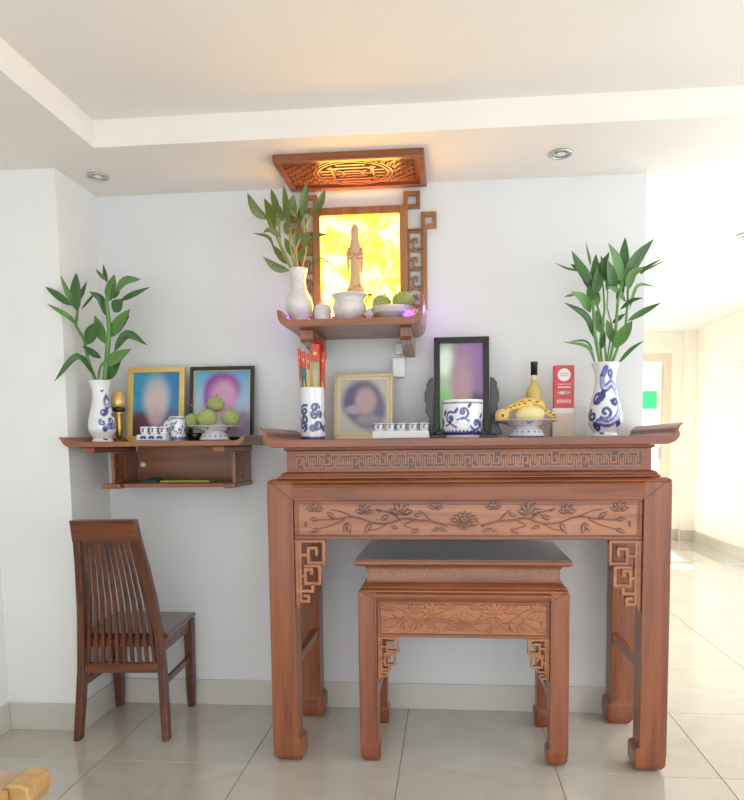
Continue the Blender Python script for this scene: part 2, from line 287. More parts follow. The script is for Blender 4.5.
for i in range(-1, 8):
    for j, y0 in enumerate(ys):
        x0 = TX + T*i; x1 = x0 + T; y1 = y0 + T; a0 = max(x0, -2.024); a1 = min(x1, 2.948); b0 = max(y0, -4.98); b1 = min(y1, 5.49)
        if a1 - a0 < .03 or b1 - b0 < .03: continue
        if b0 > .2 and a1 < .8: continue
        full = abs(a1-a0-T) < 1e-6 and abs(b1-b0-T) < 1e-6
        g = .0014
        if full and tme:
            o = bpy.data.objects.new('tile', tme); COL.objects.link(o); o.parent = fl; o.location = (a0, b0, 0)
        else:
            mb = MB().rects([(-.004, a0+g, a1-g, b0+g, b1-g), (-.0006, a0+g, a1-g, b0+g, b1-g), (0, a0+g+.001, a1-g-.001, b0+g+.001, b1-g-.001)])
            me = bpy.data.meshes.new('tile'); me.from_pydata([(x-a0, y-b0, z) for x, y, z in mb.v], [], mb.f); me.materials.append(M_tile); me.update()
            o = bpy.data.objects.new('tile', me); COL.objects.link(o); o.parent = fl; o.location = (a0, b0, 0)
            if full: tme = me
        ORG[o] = (a0, b0, 0)
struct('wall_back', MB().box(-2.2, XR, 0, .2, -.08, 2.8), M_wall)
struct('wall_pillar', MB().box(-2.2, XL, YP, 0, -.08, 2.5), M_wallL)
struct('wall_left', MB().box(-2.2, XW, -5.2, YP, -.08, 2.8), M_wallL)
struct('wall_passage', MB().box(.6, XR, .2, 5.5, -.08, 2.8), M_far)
# right wall with a wide window nearer the viewer, an unseen opening added to brighten the passage, and its far solid run
struct('wall_right', MB().box(2.95, 3.15, 1.25, 1.6, -.08, 2.8).box(2.95, 3.15, 3.6, 5.7, -.08, 2.8).box(2.95, 3.15, 1.6, 3.6, -.08, .2).box(2.95, 3.15, 1.6, 3.6, 2.3, 2.8).box(2.95, 3.15, -3.85, 1.25, -.08, .2).box(2.95, 3.15, -3.85, 1.25, 2.3, 2.8).box(2.95, 3.15, -5.2, -3.85, -.08, 2.8), M_far)
struct('window_1', MB().box(3.0, 3.06, -3.85, 1.25, .2, .26).box(3.0, 3.06, -3.85, 1.25, 2.24, 2.3).box(3.0, 3.06, -3.85, -3.79, .26, 2.24).box(3.0, 3.06, 1.19, 1.25, .26, 2.24).box(3.0, 3.06, -1.33, -1.27, .26, 2.24), M_white)
struct('window_added', MB().box(3.0, 3.06, 1.6, 3.6, .2, .26).box(3.0, 3.06, 1.6, 3.6, 2.24, 2.3).box(3.0, 3.06, 1.6, 1.66, .26, 2.24).box(3.0, 3.06, 3.54, 3.6, .26, 2.24), M_white)  # added window frame, out of view, so daylight floods the passage
struct('wall_front', MB().box(-2.2, -1.85, -5.2, -5.0, -.08, 2.8).box(2.55, 3.0, -5.2, -5.0, -.08, 2.8).box(-1.85, 2.55, -5.2, -5.0, 2.35, 2.8), M_wallL)
DX0, DX1, DZ = 1.20, 2.625, 2.27
struct('wall_far', MB().box(XR, DX0, 5.5, 5.7, -.08, 2.8).box(DX1, 2.95, 5.5, 5.7, -.08, 2.8).box(DX0, DX1, 5.5, 5.7, DZ, 2.8), M_far)
struct('trim_1', MB().box(2.80, 2.95, 5.40, 5.5, 0, 2.58), M_far)          # slim pilaster beside the door
# ceiling: soffit round a shallow tray, a higher stretch over the passage
TXL, TYB, TXR, TYF, TH = -1.428, -.49, 2.35, -4.3, 2.508
struct('ceiling', MB().box(-2.2, TXL, -5.2, .05, H, 2.9).box(TXR, 3.15, -5.2, .05, H, 2.9).box(TXL, TXR, TYB, .05, H, 2.9).box(TXL, TXR, -5.2, TYF, H, 2.9)
       .box(TXL, TXR, TYF, TYB, TH, 2.9).box(.6, 3.15, .05, 2.2, H, 2.9).box(.6, 3.15, 2.2, 5.7, 2.58, 2.9), M_ceil)
struct('baseboard_back', MB().box(XL+.012, XR, -.012, 0, 0, .122), M_base, bevel=.002)
struct('baseboard_pillar', MB().box(XL, XL+.012, YP-.012, -.0, 0, .122).box(XW+.012, XL, YP-.012, YP, 0, .122), M_base, bevel=.002)
struct('baseboard_left', MB().box(XW, XW+.012, -4.98, YP, 0, .122), M_base, bevel=.002)
struct('baseboard_right', MB().box(2.938, 2.95, -4.9, 5.4, 0, .13), M_base2, bevel=.002)
struct('baseboard_far', MB().box(DX1+.05, 2.80, 5.488, 5.5, 0, .13).box(2.788, 2.95, 5.388, 5.4, 0, .13), M_base2, bevel=.002)
# far door
def green_card():
    m = bpy.data.materials.new('green_translucent_film'); m.use_nodes = True; nt = m.node_tree; nt.nodes.clear(); N = nt.nodes.new
    o = N('ShaderNodeOutputMaterial'); mx = N('ShaderNodeMixShader'); tr = N('ShaderNodeBsdfTranslucent'); df = N('ShaderNodeBsdfTransparent')
    nz = N('ShaderNodeTexNoise'); nz.inputs['Scale'].default_value = 30; rp = N('ShaderNodeValToRGB'); rp.color_ramp.elements[0].color = (.16, .52, .30, 1); rp.color_ramp.elements[1].color = (.21, .58, .35, 1)
    nt.links.new(nz.outputs['Fac'], rp.inputs['Fac']); nt.links.new(rp.outputs['Color'], tr.inputs['Color']); df.inputs['Color'].default_value = (.11, .40, .20, 1); mx.inputs[0].default_value = .5
    nt.links.new(tr.outputs[0], mx.inputs[1]); nt.links.new(df.outputs[0], mx.inputs[2]); nt.links.new(mx.outputs[0], o.inputs['Surface']); return m
fr = MB().box(DX0, DX0+.05, 5.49, 5.6, 0, DZ).box(DX1-.05, DX1+.05, 5.49, 5.6, 0, DZ+.05).box(DX0, DX1-.05, 5.49, 5.6, DZ-.05, DZ+.05)
M_dframe = mat('door_frame_cream', (.74, .66, .52), .4)
d = struct('door_1', fr, M_dframe)
lf = obj('door_leaf', MB().box(DX0+.05, DX0+.11, 5.52, 5.56, .02, 2.2).box(DX1-.11, DX1-.052, 5.52, 5.56, .02, 2.2).box(DX0+.11, DX1-.11, 5.52, 5.56, .02, .12).box(DX0+.11, DX1-.11, 5.52, 5.56, 2.12, 2.2), M_white, d)
obj('pane', MB().box(DX0+.11, DX1-.11, 5.536, 5.542, .12, 2.12), M_glass, d)
obj('handle', MB().tube([(DX1-.08, 5.50, 1.02), (DX1-.08, 5.49, 1.16)], .008, 8), M_chrome, d)
tag(obj('green_notice', MB().box(2.27, 2.515, 5.526, 5.532, 1.64, 1.865), green_card(), org=(2.4, 5.53, 1.64)), 'small green notice stuck on the glass of the bright far door', 'sign')
ls = thing('wall_switch', 'small white switch plate on the far right wall', 'switch', (2.95, 5.0, 1.3))
obj('switch_plate', MB().box(2.938, 2.95, 4.96, 5.04, 1.25, 1.37), M_white, ls, bevel=.003); obj('rocker', MB().box(2.933, 2.938, 4.975, 5.025, 1.28, 1.34), M_white, ls)
tl = thing('tube_lamp', 'slim white tube lamp high on the far right wall', 'lamp', (2.95, 3.9, 2.02))
obj('housing', MB().box(2.915, 2.95, 3.5, 4.55, 2.01, 2.05), M_white, tl, bevel=.004); obj('tube', MB().tube([(2.905, 3.55, 2.0), (2.905, 4.5, 2.0)], .013, 10), M_white, tl)
def downlight(x, y, z, label, r=.045):
    t = thing('ceiling_downlight', label, 'light', (x, y, z), 'recessed ceiling downlights')
    p = [(r*.80, 0), (r*.98, -.001), (r, -.004), (r*.97, -.008), (r*.84, -.009), (r*.80, -.006)]
    o = MB(); n = 28; rings = [[(x+q*math.cos(2*PI*j/n), y+q*math.sin(2*PI*j/n), z+zz) for j in range(n)] for q, zz in p + [p[0]]]
    o.loft(rings, True, False); obj('trim_ring', o, M_chrome, t)
    obj('reflector', MB().lathe([(r*.79, -.0005), (r*.79, -.005), (r*.6, -.003), (r*.5, -.0015), (r*.48, -.0005)], (x, y, z), 24), M_chrome, t)
    obj('lamp_glass', MB().ball((x, y, z-.003), r*.42, 16, 8, (1, 1, .18)), M_white, t)
    return t
downlight(-1.555, -.23, H, 'round recessed downlight in soffit above the left hanging shelf')
downlight(.389, -.245, H, 'round recessed downlight in soffit right of the carved ceiling panel')
sp = thing('ceiling_spotlight', 'small surface spotlight on ceiling at right edge of photo', 'light', (1.62, .95, H))
obj('base', MB().lathe([(.001, 0), (.06, 0), (.06, -.02), (.001, -.02)], (1.62, .95, H), 24), M_chrome, sp)
obj('lamp_head', MB().lathe([(.04, -.02), (.05, -.03), (.052, -.08), (.04, -.085), (.001, -.08)], (1.62, .95, H), 24), M_white, sp)

point('ceiling_spot_light', (1.62, .95, H-.13), 22, (1, .96, .88), .05)
# ------------------------------------------------------------------ carved altar tables
BR = [[(0,0),(1,0),(1,.31),(.46,.31),(.46,.10),(.74,.10),(.74,.19)], [(.16,.20),(.46,.20)], [(.16,.20),(.16,.36)], [(.34,.36),(.84,.36),(.84,.62),(.34,.62),(.34,.41),(.56,.41),(.56,.47)],
      [(.16,.51),(.34,.51)], [(.16,.51),(.16,.73)], [(.16,.73),(.58,.73),(.58,.64)], [(.16,.73),(.16,.86)], [(.18,.88),(.44,.88),(.44,.80),(.30,.80)], [(.16,0),(.16,.20)], [(.16,.36),(.16,.51)]]
def bracket_mb(xe, zt, w, h, sg, y0, y1, t):
    mb = MB(); mb.strokes(BR, t, y0, y1, lambda p: (xe + sg*(p[0]*w), zt - t/2 - p[1]*h))
    mb.bar2((xe + sg*t*.45, zt), (xe + sg*t*.45, zt - h), t, y0, y1, False)
    return mb
def bracket_side_mb(x0, x1, ye, zt, w, h, sg, t):
    mb = MB()
    def bar(a, b):
        (ya, za), (yb, zb) = a, b
        d = Vector((yb-ya, zb-za))
        if d.length < 1e-6: return
        d.normalize(); n = Vector((-d.y, d.x))*t/2; e = d*t/2; A = Vector(a); B = Vector(b)
        mb.prism([tuple(A-e-n), tuple(B+e-n), tuple(B+e+n), tuple(A-e+n)], x0, x1, 'x')
    for path in BR:
        q = [(ye + sg*p[0]*w, zt - t/2 - p[1]*h) for p in path]
        for a, b in zip(q[:-1], q[1:]): bar(a, b)
    return mb
def leg_mb(xo, xi, yo, yi, zt, foot, fl):
    """square leg; hoof foot swells towards the inside; xo/yo are outer faces"""
    sx = 1 if xi > xo else -1; sy = 1 if yi > yo else -1
    rows = [(0, .026, .004), (.010, .012, .012), (.026, .002, .016), (foot*.85, 0, .016), (foot, 0, .013), (foot+.005, 0, 0), (zt-.014, 0, 0), (zt-.004, .004, 0), (zt, .012, 0)]
    mb = MB(); rings = []
    for z, inn, out in rows:
        X0 = xo + sx*inn; X1 = xi + sx*out*fl; Y0 = yo + sy*inn; Y1 = yi + sy*out*fl*.6
        rings.append([(X0,Y0,z),(X1,Y0,z),(X1,Y1,z),(X0,Y1,z)])
    return mb.loft(rings)
def fret_mb(x0, x1, z0, z1, y, t, relief):
    """carved key fret: a continuous meander with T hooks"""
    mb = MB(); h = z1 - z0; n = max(3, round((x1-x0)/(h*2.1))); w = (x1-x0)/n
    unit = [[(0,0),(0,.75),(.18,.75),(.18,.25),(.10,.25)], [(0,1),(.34,1),(.34,.45)], [(.26,.0),(.26,.72)], [(.26,0),(.5,0),(.5,.75)], [(.42,.25),(.42,1),(.76,1),(.76,.25)], [(.58,0),(.58,.72),(.68,.72),(.68,.25)], [(.58,0),(.92,0),(.92,.7),(.84,.7)], [(.84,1),(1,1)], [(.84,1),(.84,.3)]]
    for i in range(n):
        fl = i % 2
        mb.strokes(unit, t, y - relief, y + .001, lambda p: (x0 + w*(i+p[0]), z0 + h*((1-p[1]) if fl else p[1])))
    return mb
def petal(mb, x, z, a, L, w, y, rel, n=7, curl=0):
    ca, sa = math.cos(a), math.sin(a); vs = []; fs = []
    ks = [(t/n) for t in range(n+1)]
    for t in ks:
        hw = w/2 * (math.sin(PI*min(1, t**.75))**.8 if 0 < t < 1 else .02); off = curl*L*t*t
        px, pz = x + ca*L*t - sa*off, z + sa*L*t + ca*off
        for q, d in ((-1, 0), (-.72, rel), (0, rel*.45), (.72, rel), (1, 0)):
            vs.append((px - sa*hw*q, y - d, pz + ca*hw*q))
    for i in range(n):
        for j in range(4): fs.append((i*5+j, i*5+j+1, (i+1)*5+j+1, (i+1)*5+j))
    mb.add(vs, fs, True)
def vine(mb, pts, r, y, rel):
    q = smoothprof([(p[0]+10, p[1]) for p in pts], 5); q = [(a-10, b) for a, b in q]; n = len(q)
    mb.tube([(a, y - rel*.3, b) for a, b in q], [r*(1-.5*i/n) for i in range(n)], 5, True)
def lotus_mb(cx, zc, W2, Hh, y, rel):
    """relief carving: open lotus in the middle, vines with buds, leaves and flowers to both sides; W2 half width, Hh height"""
    mb = MB(); k = Hh
    for a, L, w in ((0, .55, .2), (180, .55, .2), (18, .5, .22), (162, .5, .22), (38, .46, .24), (142, .46, .24), (62, .44, .24), (118, .44, .24), (90, .42, .26)):
        petal(mb, cx, zc-.12*k, math.radians(a), L*k, w*k, y, rel)
    for a in (60, 90, 120): petal(mb, cx, zc-.10*k, math.radians(a), .26*k, .14*k, y-rel*.5, rel)
    for a in (-30, -60, -90, -120, -150): petal(mb, cx, zc-.12*k, math.radians(a), .24*k, .14*k, y, rel)
    for s in (-1, 1):
        def P(fx, fz): return (cx + s*fx*W2, zc + fz*k)
        def A(d): return math.radians(d if s > 0 else 180-d)
        vine(mb, [P(.10,-.20), P(.20,-.05), P(.28,-.02), P(.36,.05), P(.46,-.12), P(.56,-.08), P(.66,.10), P(.78,.02), P(.88,.0)], 0.043*k, y, rel)
        vine(mb, [P(.20,-.05), P(.24,.2), P(.27,.32)], 0.030*k, y, rel); vine(mb, [P(.38,0), P(.44,.22), P(.53,.36), P(.5,.26)], 0.030*k, y, rel)
        vine(mb, [P(.46,-.12), P(.52,-.30), P(.58,-.34)], 0.027*k, y, rel); vine(mb, [P(.66,.10), P(.74,.28), P(.80,.34)], 0.027*k, y, rel); vine(mb, [P(.72,.02), P(.80,-.18), P(.88,-.30)], 0.027*k, y, rel)
        vine(mb, [P(.30,0), P(.36,-.18), P(.30,-.3)], 0.027*k, y, rel)
        for fx, fz, sz in ((.17, .36, .22), (.60, .22, .26), (.38, .20, .34), (.90, .30, .26)):
            for d in (20, 60, 95, 130, 165): petal(mb, *P(fx, fz), A(d), sz*1.25*k, sz*.62*k, y, rel, 5)
        for fx, fz, d, L in ((.15,-.28,200,.2),(.15,-.28,-20,.2),(.27,-.30,-30,.22),(.56,-.10,-60,.3),(.70,-.08,-100,.28),(.70,-.08,-60,.26),(.78,.05,40,.26),(.88,0,10,.24),(.88,-.30,-20,.24),(.50,.0,150,.26),(.30,.10,150,.2),(.44,-.2,200,.2),(.96,-.22,100,.14)):
            petal(mb, *P(fx, fz), A(d), L*1.35*k, L*.62*k, y, rel, 5)
    return mb
def altar(name, label, p):
    """p: all world numbers"""
    x0, x1, yf, yb = p['x0'], p['x1'], p['yf'], p['yb']; lw, ld = p['lw'], p['ld']; zs = p['zs']
    t = thing(name, label, 'table', ((x0+x1)/2, (yf+yb)/2, 0), None)
    for xo, xi in ((x0, x0+lw), (x1, x1-lw)):
        for yo, yi in ((yf, yf+ld), (yb, yb-ld)):
            obj('leg', leg_mb(xo, xi, yo, yi, zs-.004, p['foot'], p['fl']), M_wz, t, bevel=.006)
    e = p['e']; g = .0015
    # shoulder rail: rounded section, mitred into the legs
    def rail(y0, y1, axis, a0, a1, z0, z1):
        mb = MB()
        if axis == 'x': mb.prism([(y0+.003, z0), (y1, z0), (y1, z1), (y0+.012*(1 if y1>y0 else -1), z1), (y0+.003*(1 if y1>y0 else -1), z1-.012), (y0, z1-.03)], a0, a1, 'x')
        return mb
    obj('top_rail', MB().prism([(yf+.004, p['zr']), (yf+lw*.5, p['zr']), (yf+lw*.5, zs-.012), (yf+.012, zs-.012), (yf+.003, zs-.02), (yf-.001, zs-.03)], x0+lw-e, x1-lw+e, 'x'), M_wx, t)
    obj('top_rail', MB().prism([(yb-lw*.5, p['zr']), (yb, p['zr']), (yb, zs-.012), (yb-lw*.5, zs-.012)], x0+lw-e, x1-lw+e, 'x'), M_wx, t)
    # mitre seams between rail and leg
    for sx, xa, xb in ((1, x0+.012, x0+lw), (-1, x1-.012, x1-lw)):
        obj('mitre_seam', MB().bar2((xa, zs-.006), (xb, p['zr']), .0014, yf-.0016, yf+.004, False), M_seam, t)
    # shoulder cap with rounded corners
    obj('shoulder', MB().rects([(zs-.014, x0+.002, x1-.002, yf+.002, yb), (zs-.006, x0+.002, x1-.002, yf+.001, yb), (zs, x0+.012, x1-.012, yf+.012, yb-.004), (zs+.002, x0+.03, x1-.03, yf+.028, yb-.01)]), M_wx, t, bevel=.004)
    # apron: recessed panel, moulding round it, relief carving
    ya = yf + p['rec']
    ax0, ax1 = x0+lw+g, x1-lw-g
    obj('apron_panel', MB().box(ax0, ax1, ya, ya+.02, p['za0'], p['zr']-.0005), M_carve, t)
    m = p['mo']; mb = MB()
    for (a, b, c, d) in ((ax0, ax1, p['za0'], p['za0']+m*1.2), (ax0, ax1, p['zr']-m, p['zr']-.001), (ax0, ax0+m, p['za0']+m*1.2, p['zr']-m), (ax1-m, ax1, p['za0']+m*1.2, p['zr']-m)):
        mb.box(a, b, ya-.004, ya, c, d)
    obj('apron_moulding', mb, M_wx, t, bevel=.002)
    mb = MB(); q = m*1.35; w = .0020
    zc0, zc1 = p['za0']+q, p['zr']-q
    for (a, b, c, d) in ((ax0+q, ax1-q, zc0, zc0+w), (ax0+q, ax1-q, zc1-w, zc1), (ax0+q, ax0+q+w, zc0+w, zc1-w), (ax1-q-w, ax1-q, zc0+w, zc1-w)): mb.box(a, b, ya-.0012, ya+.001, c, d)
    obj('panel_groove', mb, M_seam, t)
    obj('lotus_carving', lotus_mb((x0+x1)/2, (zc0+zc1)/2, (x1-x0)/2-lw-q*1.2, (zc1-zc0)*.98, ya-.0005, p['rel']), p['rm'], t)
    for xe, sg in ((ax0, 1), (ax1, -1)):
        obj('corner_bracket', bracket_mb(xe, p['za0']-.001, p['bw'], p['bh'], sg, ya, ya+.022, p['bt']), M_carve, t, bevel=.0015, seg=1)
    # bead strip down the inner edge of each front leg
    for xa, xb in ((x0+lw-.008, x0+lw), (x1-lw, x1-lw+.008)):
        obj('leg_bead', MB().box(xa, xb, yf-.0035, yf+.004, p['foot']+.03, p['zr']+.002), M_wz, t, bevel=.0015)
    # side aprons, side fret brackets and stretchers
    for xs0, xs1 in ((x0+.012, x0+.032), (x1-.032, x1-.012)):
        obj('side_apron', MB().box(xs0, xs1, yf+ld+g, yb-ld-g, p['za0'], zs-.016), M_wy, t)
        obj('side_bracket', bracket_side_mb(xs0, xs1, yf+ld+g, p['za0']-.001, p['bw']*.6, p['bh']*.8, 1, p['bt']), M_carve, t)
    for xs0, xs1 in ((x0+lw-.034, x0+lw-.004), (x1-lw+.004, x1-lw+.034)):
        obj('stretcher', MB().box(xs0, xs1, yf+ld-.003, yb-ld+.003, p['st']-.018, p['st']+.018), M_wy, t, bevel=.003)
    # waist and mouldings
    obj('lower_moulding', MB().rects(p['low']), M_wx, t, bevel=.002)
    obj('waist', MB().rects(p['waist']), M_wx, t)
    a = p['waist'][0]; z0, z1 = p['fz']
    obj('fret_ground', MB().box(a[1]+p['fm']-.004, a[2]-p['fm']+.004, a[3]-.0006, a[3]+.001, z0-.004, z1+.004), p['gm'], t)
    obj('fret_carving', fret_mb(a[1]+p['fm'], a[2]-p['fm'], z0, z1, a[3], p['ft'], .0035), M_carve, t)
    mb = MB().box(a[1]+.008, a[2]-.008, a[3]-.003, a[3]+.001, z0-.010, z0-.0055).box(a[1]+.008, a[2]-.008, a[3]-.003, a[3]+.001, z1+.0055, z1+.010)
    obj('fret_border', mb, M_wx, t)
    return t
PM = dict(rm=M_relief, gm=M_ground, x0=-.760, x1=.748, yf=-.566, yb=-.022, lw=.101, ld=.095, zs=1.118, zr=1.038, foot=.092, fl=1.0, e=.004, rec=.012, za0=.888, mo=.012, rel=.0075,
          bw=.112, bh=.268, bt=.0125, st=.392,
          low=[(1.1205, -.722, .712, -.542, -.03), (1.127, -.722, .712, -.542, -.03), (1.132, -.712, .704, -.537, -.03), (1.140, -.708, .700, -.534, -.03), (1.146, -.694, .688, -.524, -.03)],
          waist=[(1.146, -.690, .684, -.520, -.035), (1.226, -.690, .684, -.520, -.035), (1.231, -.698, .692, -.530, -.035), (1.240, -.700, .694, -.532, -.035)],
          fz=(1.162, 1.212), fm=.040, ft=.0050)
A = altar('altar_table', 'large carved reddish wood altar table with curled top ends and hoof feet', PM)
# curled top: profile in x-z swept along the depth
def scroll_top(x0, x1, zt, zb, tipz, over, th):
    """closed profile of a plank whose ends roll upward"""
    P = [(x0+.045, zb), (x0+.018, zb+.010), (x0+.006, zb+.024), (x0+.003, zb+.036), (x0+.008, zb+.050), (x0+.005, zb+.062), (x0-.006, tipz-.004), (x0-.004, tipz),
         (x0+.010, tipz-.010), (x0+.020, tipz-.020), (x0+.022, zt+.010), (x0+.034, zt+.001), (x0+.05, zt)]
    Q = [(x0+x1-a, b) for a, b in P][::-1]
    return P + Q
P_ = scroll_top(-.766, .762, 1.271, 1.241, 1.318, 0, .02)
obj('table_top', MB().prism(P_, -.600, -.012), M_wx, A, bevel=.003)
PS = dict(rm=M_carve, gm=M_relief, x0=-.416, x1=.388, yf=-.550, yb=-.108, lw=.072, ld=.07, zs=.694, zr=.648, foot=.070, fl=.55, e=.003, rec=.008, za0=.506, mo=.009, rel=.0045,
          bw=.078, bh=.172, bt=.009, st=.26,
          low=[(.696, -.408, .380, -.542, -.1), (.700, -.406, .378, -.54, -.1), (.712, -.392, .364, -.526, -.1), (.716, -.386, .358, -.52, -.1)],
          waist=[(.716, -.384, .356, -.518, -.105), (.769, -.384, .356, -.518, -.105), (.772, -.388, .360, -.522, -.105), (.779, -.390, .362, -.524, -.105)],
          fz=(.727, .762), fm=.012, ft=.0036)
B = altar('small_altar_table', 'lower matching carved offering table tucked under the big altar table', PS)
M_stop = wood('small_table_top_wood', (.075, .030, .022), (.13, .055, .038), 'x', rough=.12, coat=.8)
obj('table_top_edge', MB().rects([(.7795, -.396, .366, -.530, -.09), (.784, -.420, .388, -.546, -.075), (.791, -.430, .397, -.556, -.07), (.802, -.430, .397, -.556, -.07), (.806, -.426, .393, -.552, -.072)]), M_wx, B, bevel=.002)
obj('table_top', MB().box(-.425, .392, -.551, -.073, .8062, .809), M_stop, B)

# ------------------------------------------------------------------ hanging wall shelf (left)
t = HS = thing('hanging_shelf', 'long hanging wooden shelf with open box beneath, fixed on wall above chair', 'shelf', (-1.28, 0, 1.065))
P_ = scroll_top(-1.668, -.902, 1.272, 1.250, 1.300, 0, .02)
P_ = [(-1.668+.03, 1.251), (-1.668+.012, 1.262), (-1.668+.002, 1.278), (-1.668-.006, 1.290), (-1.668-.006, 1.294), (-1.668+.012, 1.290), (-1.668+.022, 1.278), (-1.668+.036, 1.272)]
P_ = P_ + [(-.888+.006, z) if 0 else (-1.668-.888-a, z) for a, z in P_][::-1]
obj('shelf_board', MB().prism(P_, -.42, -.002), M_shx, t, bevel=.002)
for xa, xb in ((-1.593, -1.545), (-1.036, -.984)):
    obj('support_arm', MB().box(xa, xb, -.385, -.004, 1.2255, 1.2495), M_shy, t, bevel=.005)
    obj('lower_arm', MB().box(xa if xa > -1.2 else xa+.005, xb if xb > -1.2 else -1.50, -.262, -.004, 1.066, 1.0885), M_shy, t, bevel=.007)
def side_fret(x0, x1, y0, y1, z0, z1):
    mb = MB(); h = z1-z0; w = y1-y0
    def bar(a, b, tt=.006):
        A = Vector(a); Bv = Vector(b); dd = Bv-A
        dd.normalize(); n = Vector((-dd.y, dd.x))*tt/2; e = dd*tt/2
        mb.prism([tuple(A-e-n), tuple(Bv+e-n), tuple(Bv+e+n), tuple(A-e+n)], x0, x1, 'x')
    for k in range(4):
        a = z0+h*(k+.08)/4; b = z0+h*(k+.92)/4; l = y0+w*.12; r = y0+w*.88; m = (a+b)/2
        for q in ([(l,a),(r,a),(r,b),(l,b),(l,m),(r-w*.3,m)],):
            for i, j in zip(q[:-1], q[1:]): bar(i, j)
    return mb
for xi, s in ((-1.545, 1), (-1.000, 1)):
    x0, x1 = xi, xi+.014
    sp_ = obj('side_panel', MB().box(x0, x1, -.245, -.225, 1.089, 1.225).box(x0, x1, -.125, -.105, 1.089, 1.225).box(x0, x1, -.225, -.125, 1.089, 1.098).box(x0, x1, -.225, -.125, 1.216, 1.225).box(x0, x1, -.105, -.02, 1.089, 1.225).box(x0+.005, x0+.009, -.225, -.125, 1.098, 1.216), M_shz, t)
    obj('fret_insert', side_fret(x0-.001, x1+.001, -.225, -.125, 1.098, 1.216), M_carve, sp_)
obj('back_board', MB().box(-1.53, -1.001, -.018, -.003, 1.089, 1.2495), M_shx, t)
obj('lower_board', MB().box(-1.499, -1.037, -.235, -.004, 1.070, 1.0875), M_shx, t, bevel=.003)
kb = tag(obj('wall_plug', MB().lathe([(.001, 0), (.013, 0), (.014, .006), (.011, .012), (.001, .013)], (0, 0, 0), 20), M_white, org=(0, 0, 0)), 'small round white plug inside left end of the shelf box', 'plug')
kb.rotation_euler = (PI/2, 0, 0); kb.location = (-1.505, -.0185, 1.165)
tag(obj('paper_pad', MB().box(-1.36, -1.13, -.17, -.06, 1.088, 1.097), mat('yellow_green_paper', (.50, .48, .08), .6), org=(-1.25, -.1, 1.088), bevel=.002), 'yellow green pad of papers lying in the open box of the shelf', 'paper')
tag(obj('folded_bag', MB().rects([(1.088, -1.44, -1.372, -.18, -.08), (1.098, -1.435, -1.375, -.175, -.085), (1.112, -1.42, -1.385, -.15, -.10)]), mat('dark_green_foil', (.05, .09, .05), .35), org=(-1.4, -.13, 1.088), bevel=.003), 'small dark green packet left of the yellow green papers', 'packet')

# ------------------------------------------------------------------ upper shelf with lit shrine back
t = US = thing('shrine_shelf', 'upper wall shelf with curled ends and glowing amber back panel', 'shelf', (-.455, 0, 1.68))
x0, x1 = -.757, -.163
c = [(.050, 1.728), (.028, 1.732), (.012, 1.744), (.003, 1.765), (-.001, 1.795), (.010, 1.797), (.022, 1.790), (.028, 1.775), (.040, 1.762), (.06, 1.757)]
cr_ = [(.050, 1.728), (.028, 1.732), (.012, 1.744), (.003, 1.765), (-.001, 1.81), (-.001, 1.845), (.012, 1.845), (.014, 1.80), (.020, 1.778), (.034, 1.764), (.06, 1.757)]
obj('shelf_board', MB().prism([(x0+a, z) for a, z in c] + [(x1-a, z) for a, z in cr_][::-1], -.36, -.002), M_shx, t, bevel=.002)
for xa, xb in ((-.678, -.622), (-.262, -.214)):
    obj('bracket', MB().prism([(-.30, 1.7275), (-.30, 1.690), (-.285, 1.676), (-.20, 1.672), (-.06, 1.650), (-.003, 1.640), (-.003, 1.7275)], xa, xb, 'x'), M_shy, t, bevel=.003)
M_fr = wood('shrine_frame_wood', (.22, .09, .03), (.42, .19, .07), 'z')
fx0, fx1, fz0, fz1 = -.667, -.243, 1.758, 2.302; gx0, gx1, gz1 = -.636, -.279, 2.268
obj('frame', MB().box(fx0, gx0, -.04, -.003, fz0, fz1).box(gx1, fx1, -.04, -.003, fz0, fz1).box(gx0, gx1, -.04, -.003, gz1, fz1).box(gx0, gx1, -.04, -.003, fz0, fz0+.07), M_fr, t, bevel=.002)
def amber():
    m = bpy.data.materials.new('backlit_amber_stone'); m.use_nodes = True; nt = m.node_tree; b = nt.nodes['Principled BSDF']; N = nt.nodes.new; L = nt.links.new
    tc = N('ShaderNodeTexCoord'); nz = N('ShaderNodeTexNoise'); nz.inputs['Scale'].default_value = 11; nz.inputs['Detail'].default_value = 4; nz.inputs['Distortion'].default_value = .8; L(tc.outputs['Object'], nz.inputs['Vector'])
    cr = N('ShaderNodeValToRGB'); e = cr.color_ramp.elements; e[0].position = .33; e[0].color = (1, .45, .003, 1); e[1].position = .60; e[1].color = (1, .60, .08, 1)
    q = cr.color_ramp.elements.new(.47); q.color = (1, .50, .014, 1)
    L(nz.outputs['Fac'], cr.inputs['Fac']); L(cr.outputs['Color'], b.inputs['Emission Color']); b.inputs['Emission Strength'].default_value = 10.0
    b.inputs['Base Color'].default_value = (.5, .35, .1, 1); b.inputs['Roughness'].default_value = .3
    return m
obj('amber_panel', MB().box(gx0, gx1, -.016, -.010, fz0+.07, gz1), amber(), t)
def sq(cx, cz, r, w): # small square fret ring
    return MB().box(cx-r, cx+r, -.026, -.006, cz+r-w, cz+r).box(cx-r, cx+r, -.026, -.006, cz-r, cz-r+w).box(cx-r, cx-r+w, -.026, -.006, cz-r+w, cz+r-w).box(cx+r-w, cx+r, -.026, -.006, cz-r+w, cz+r-w)
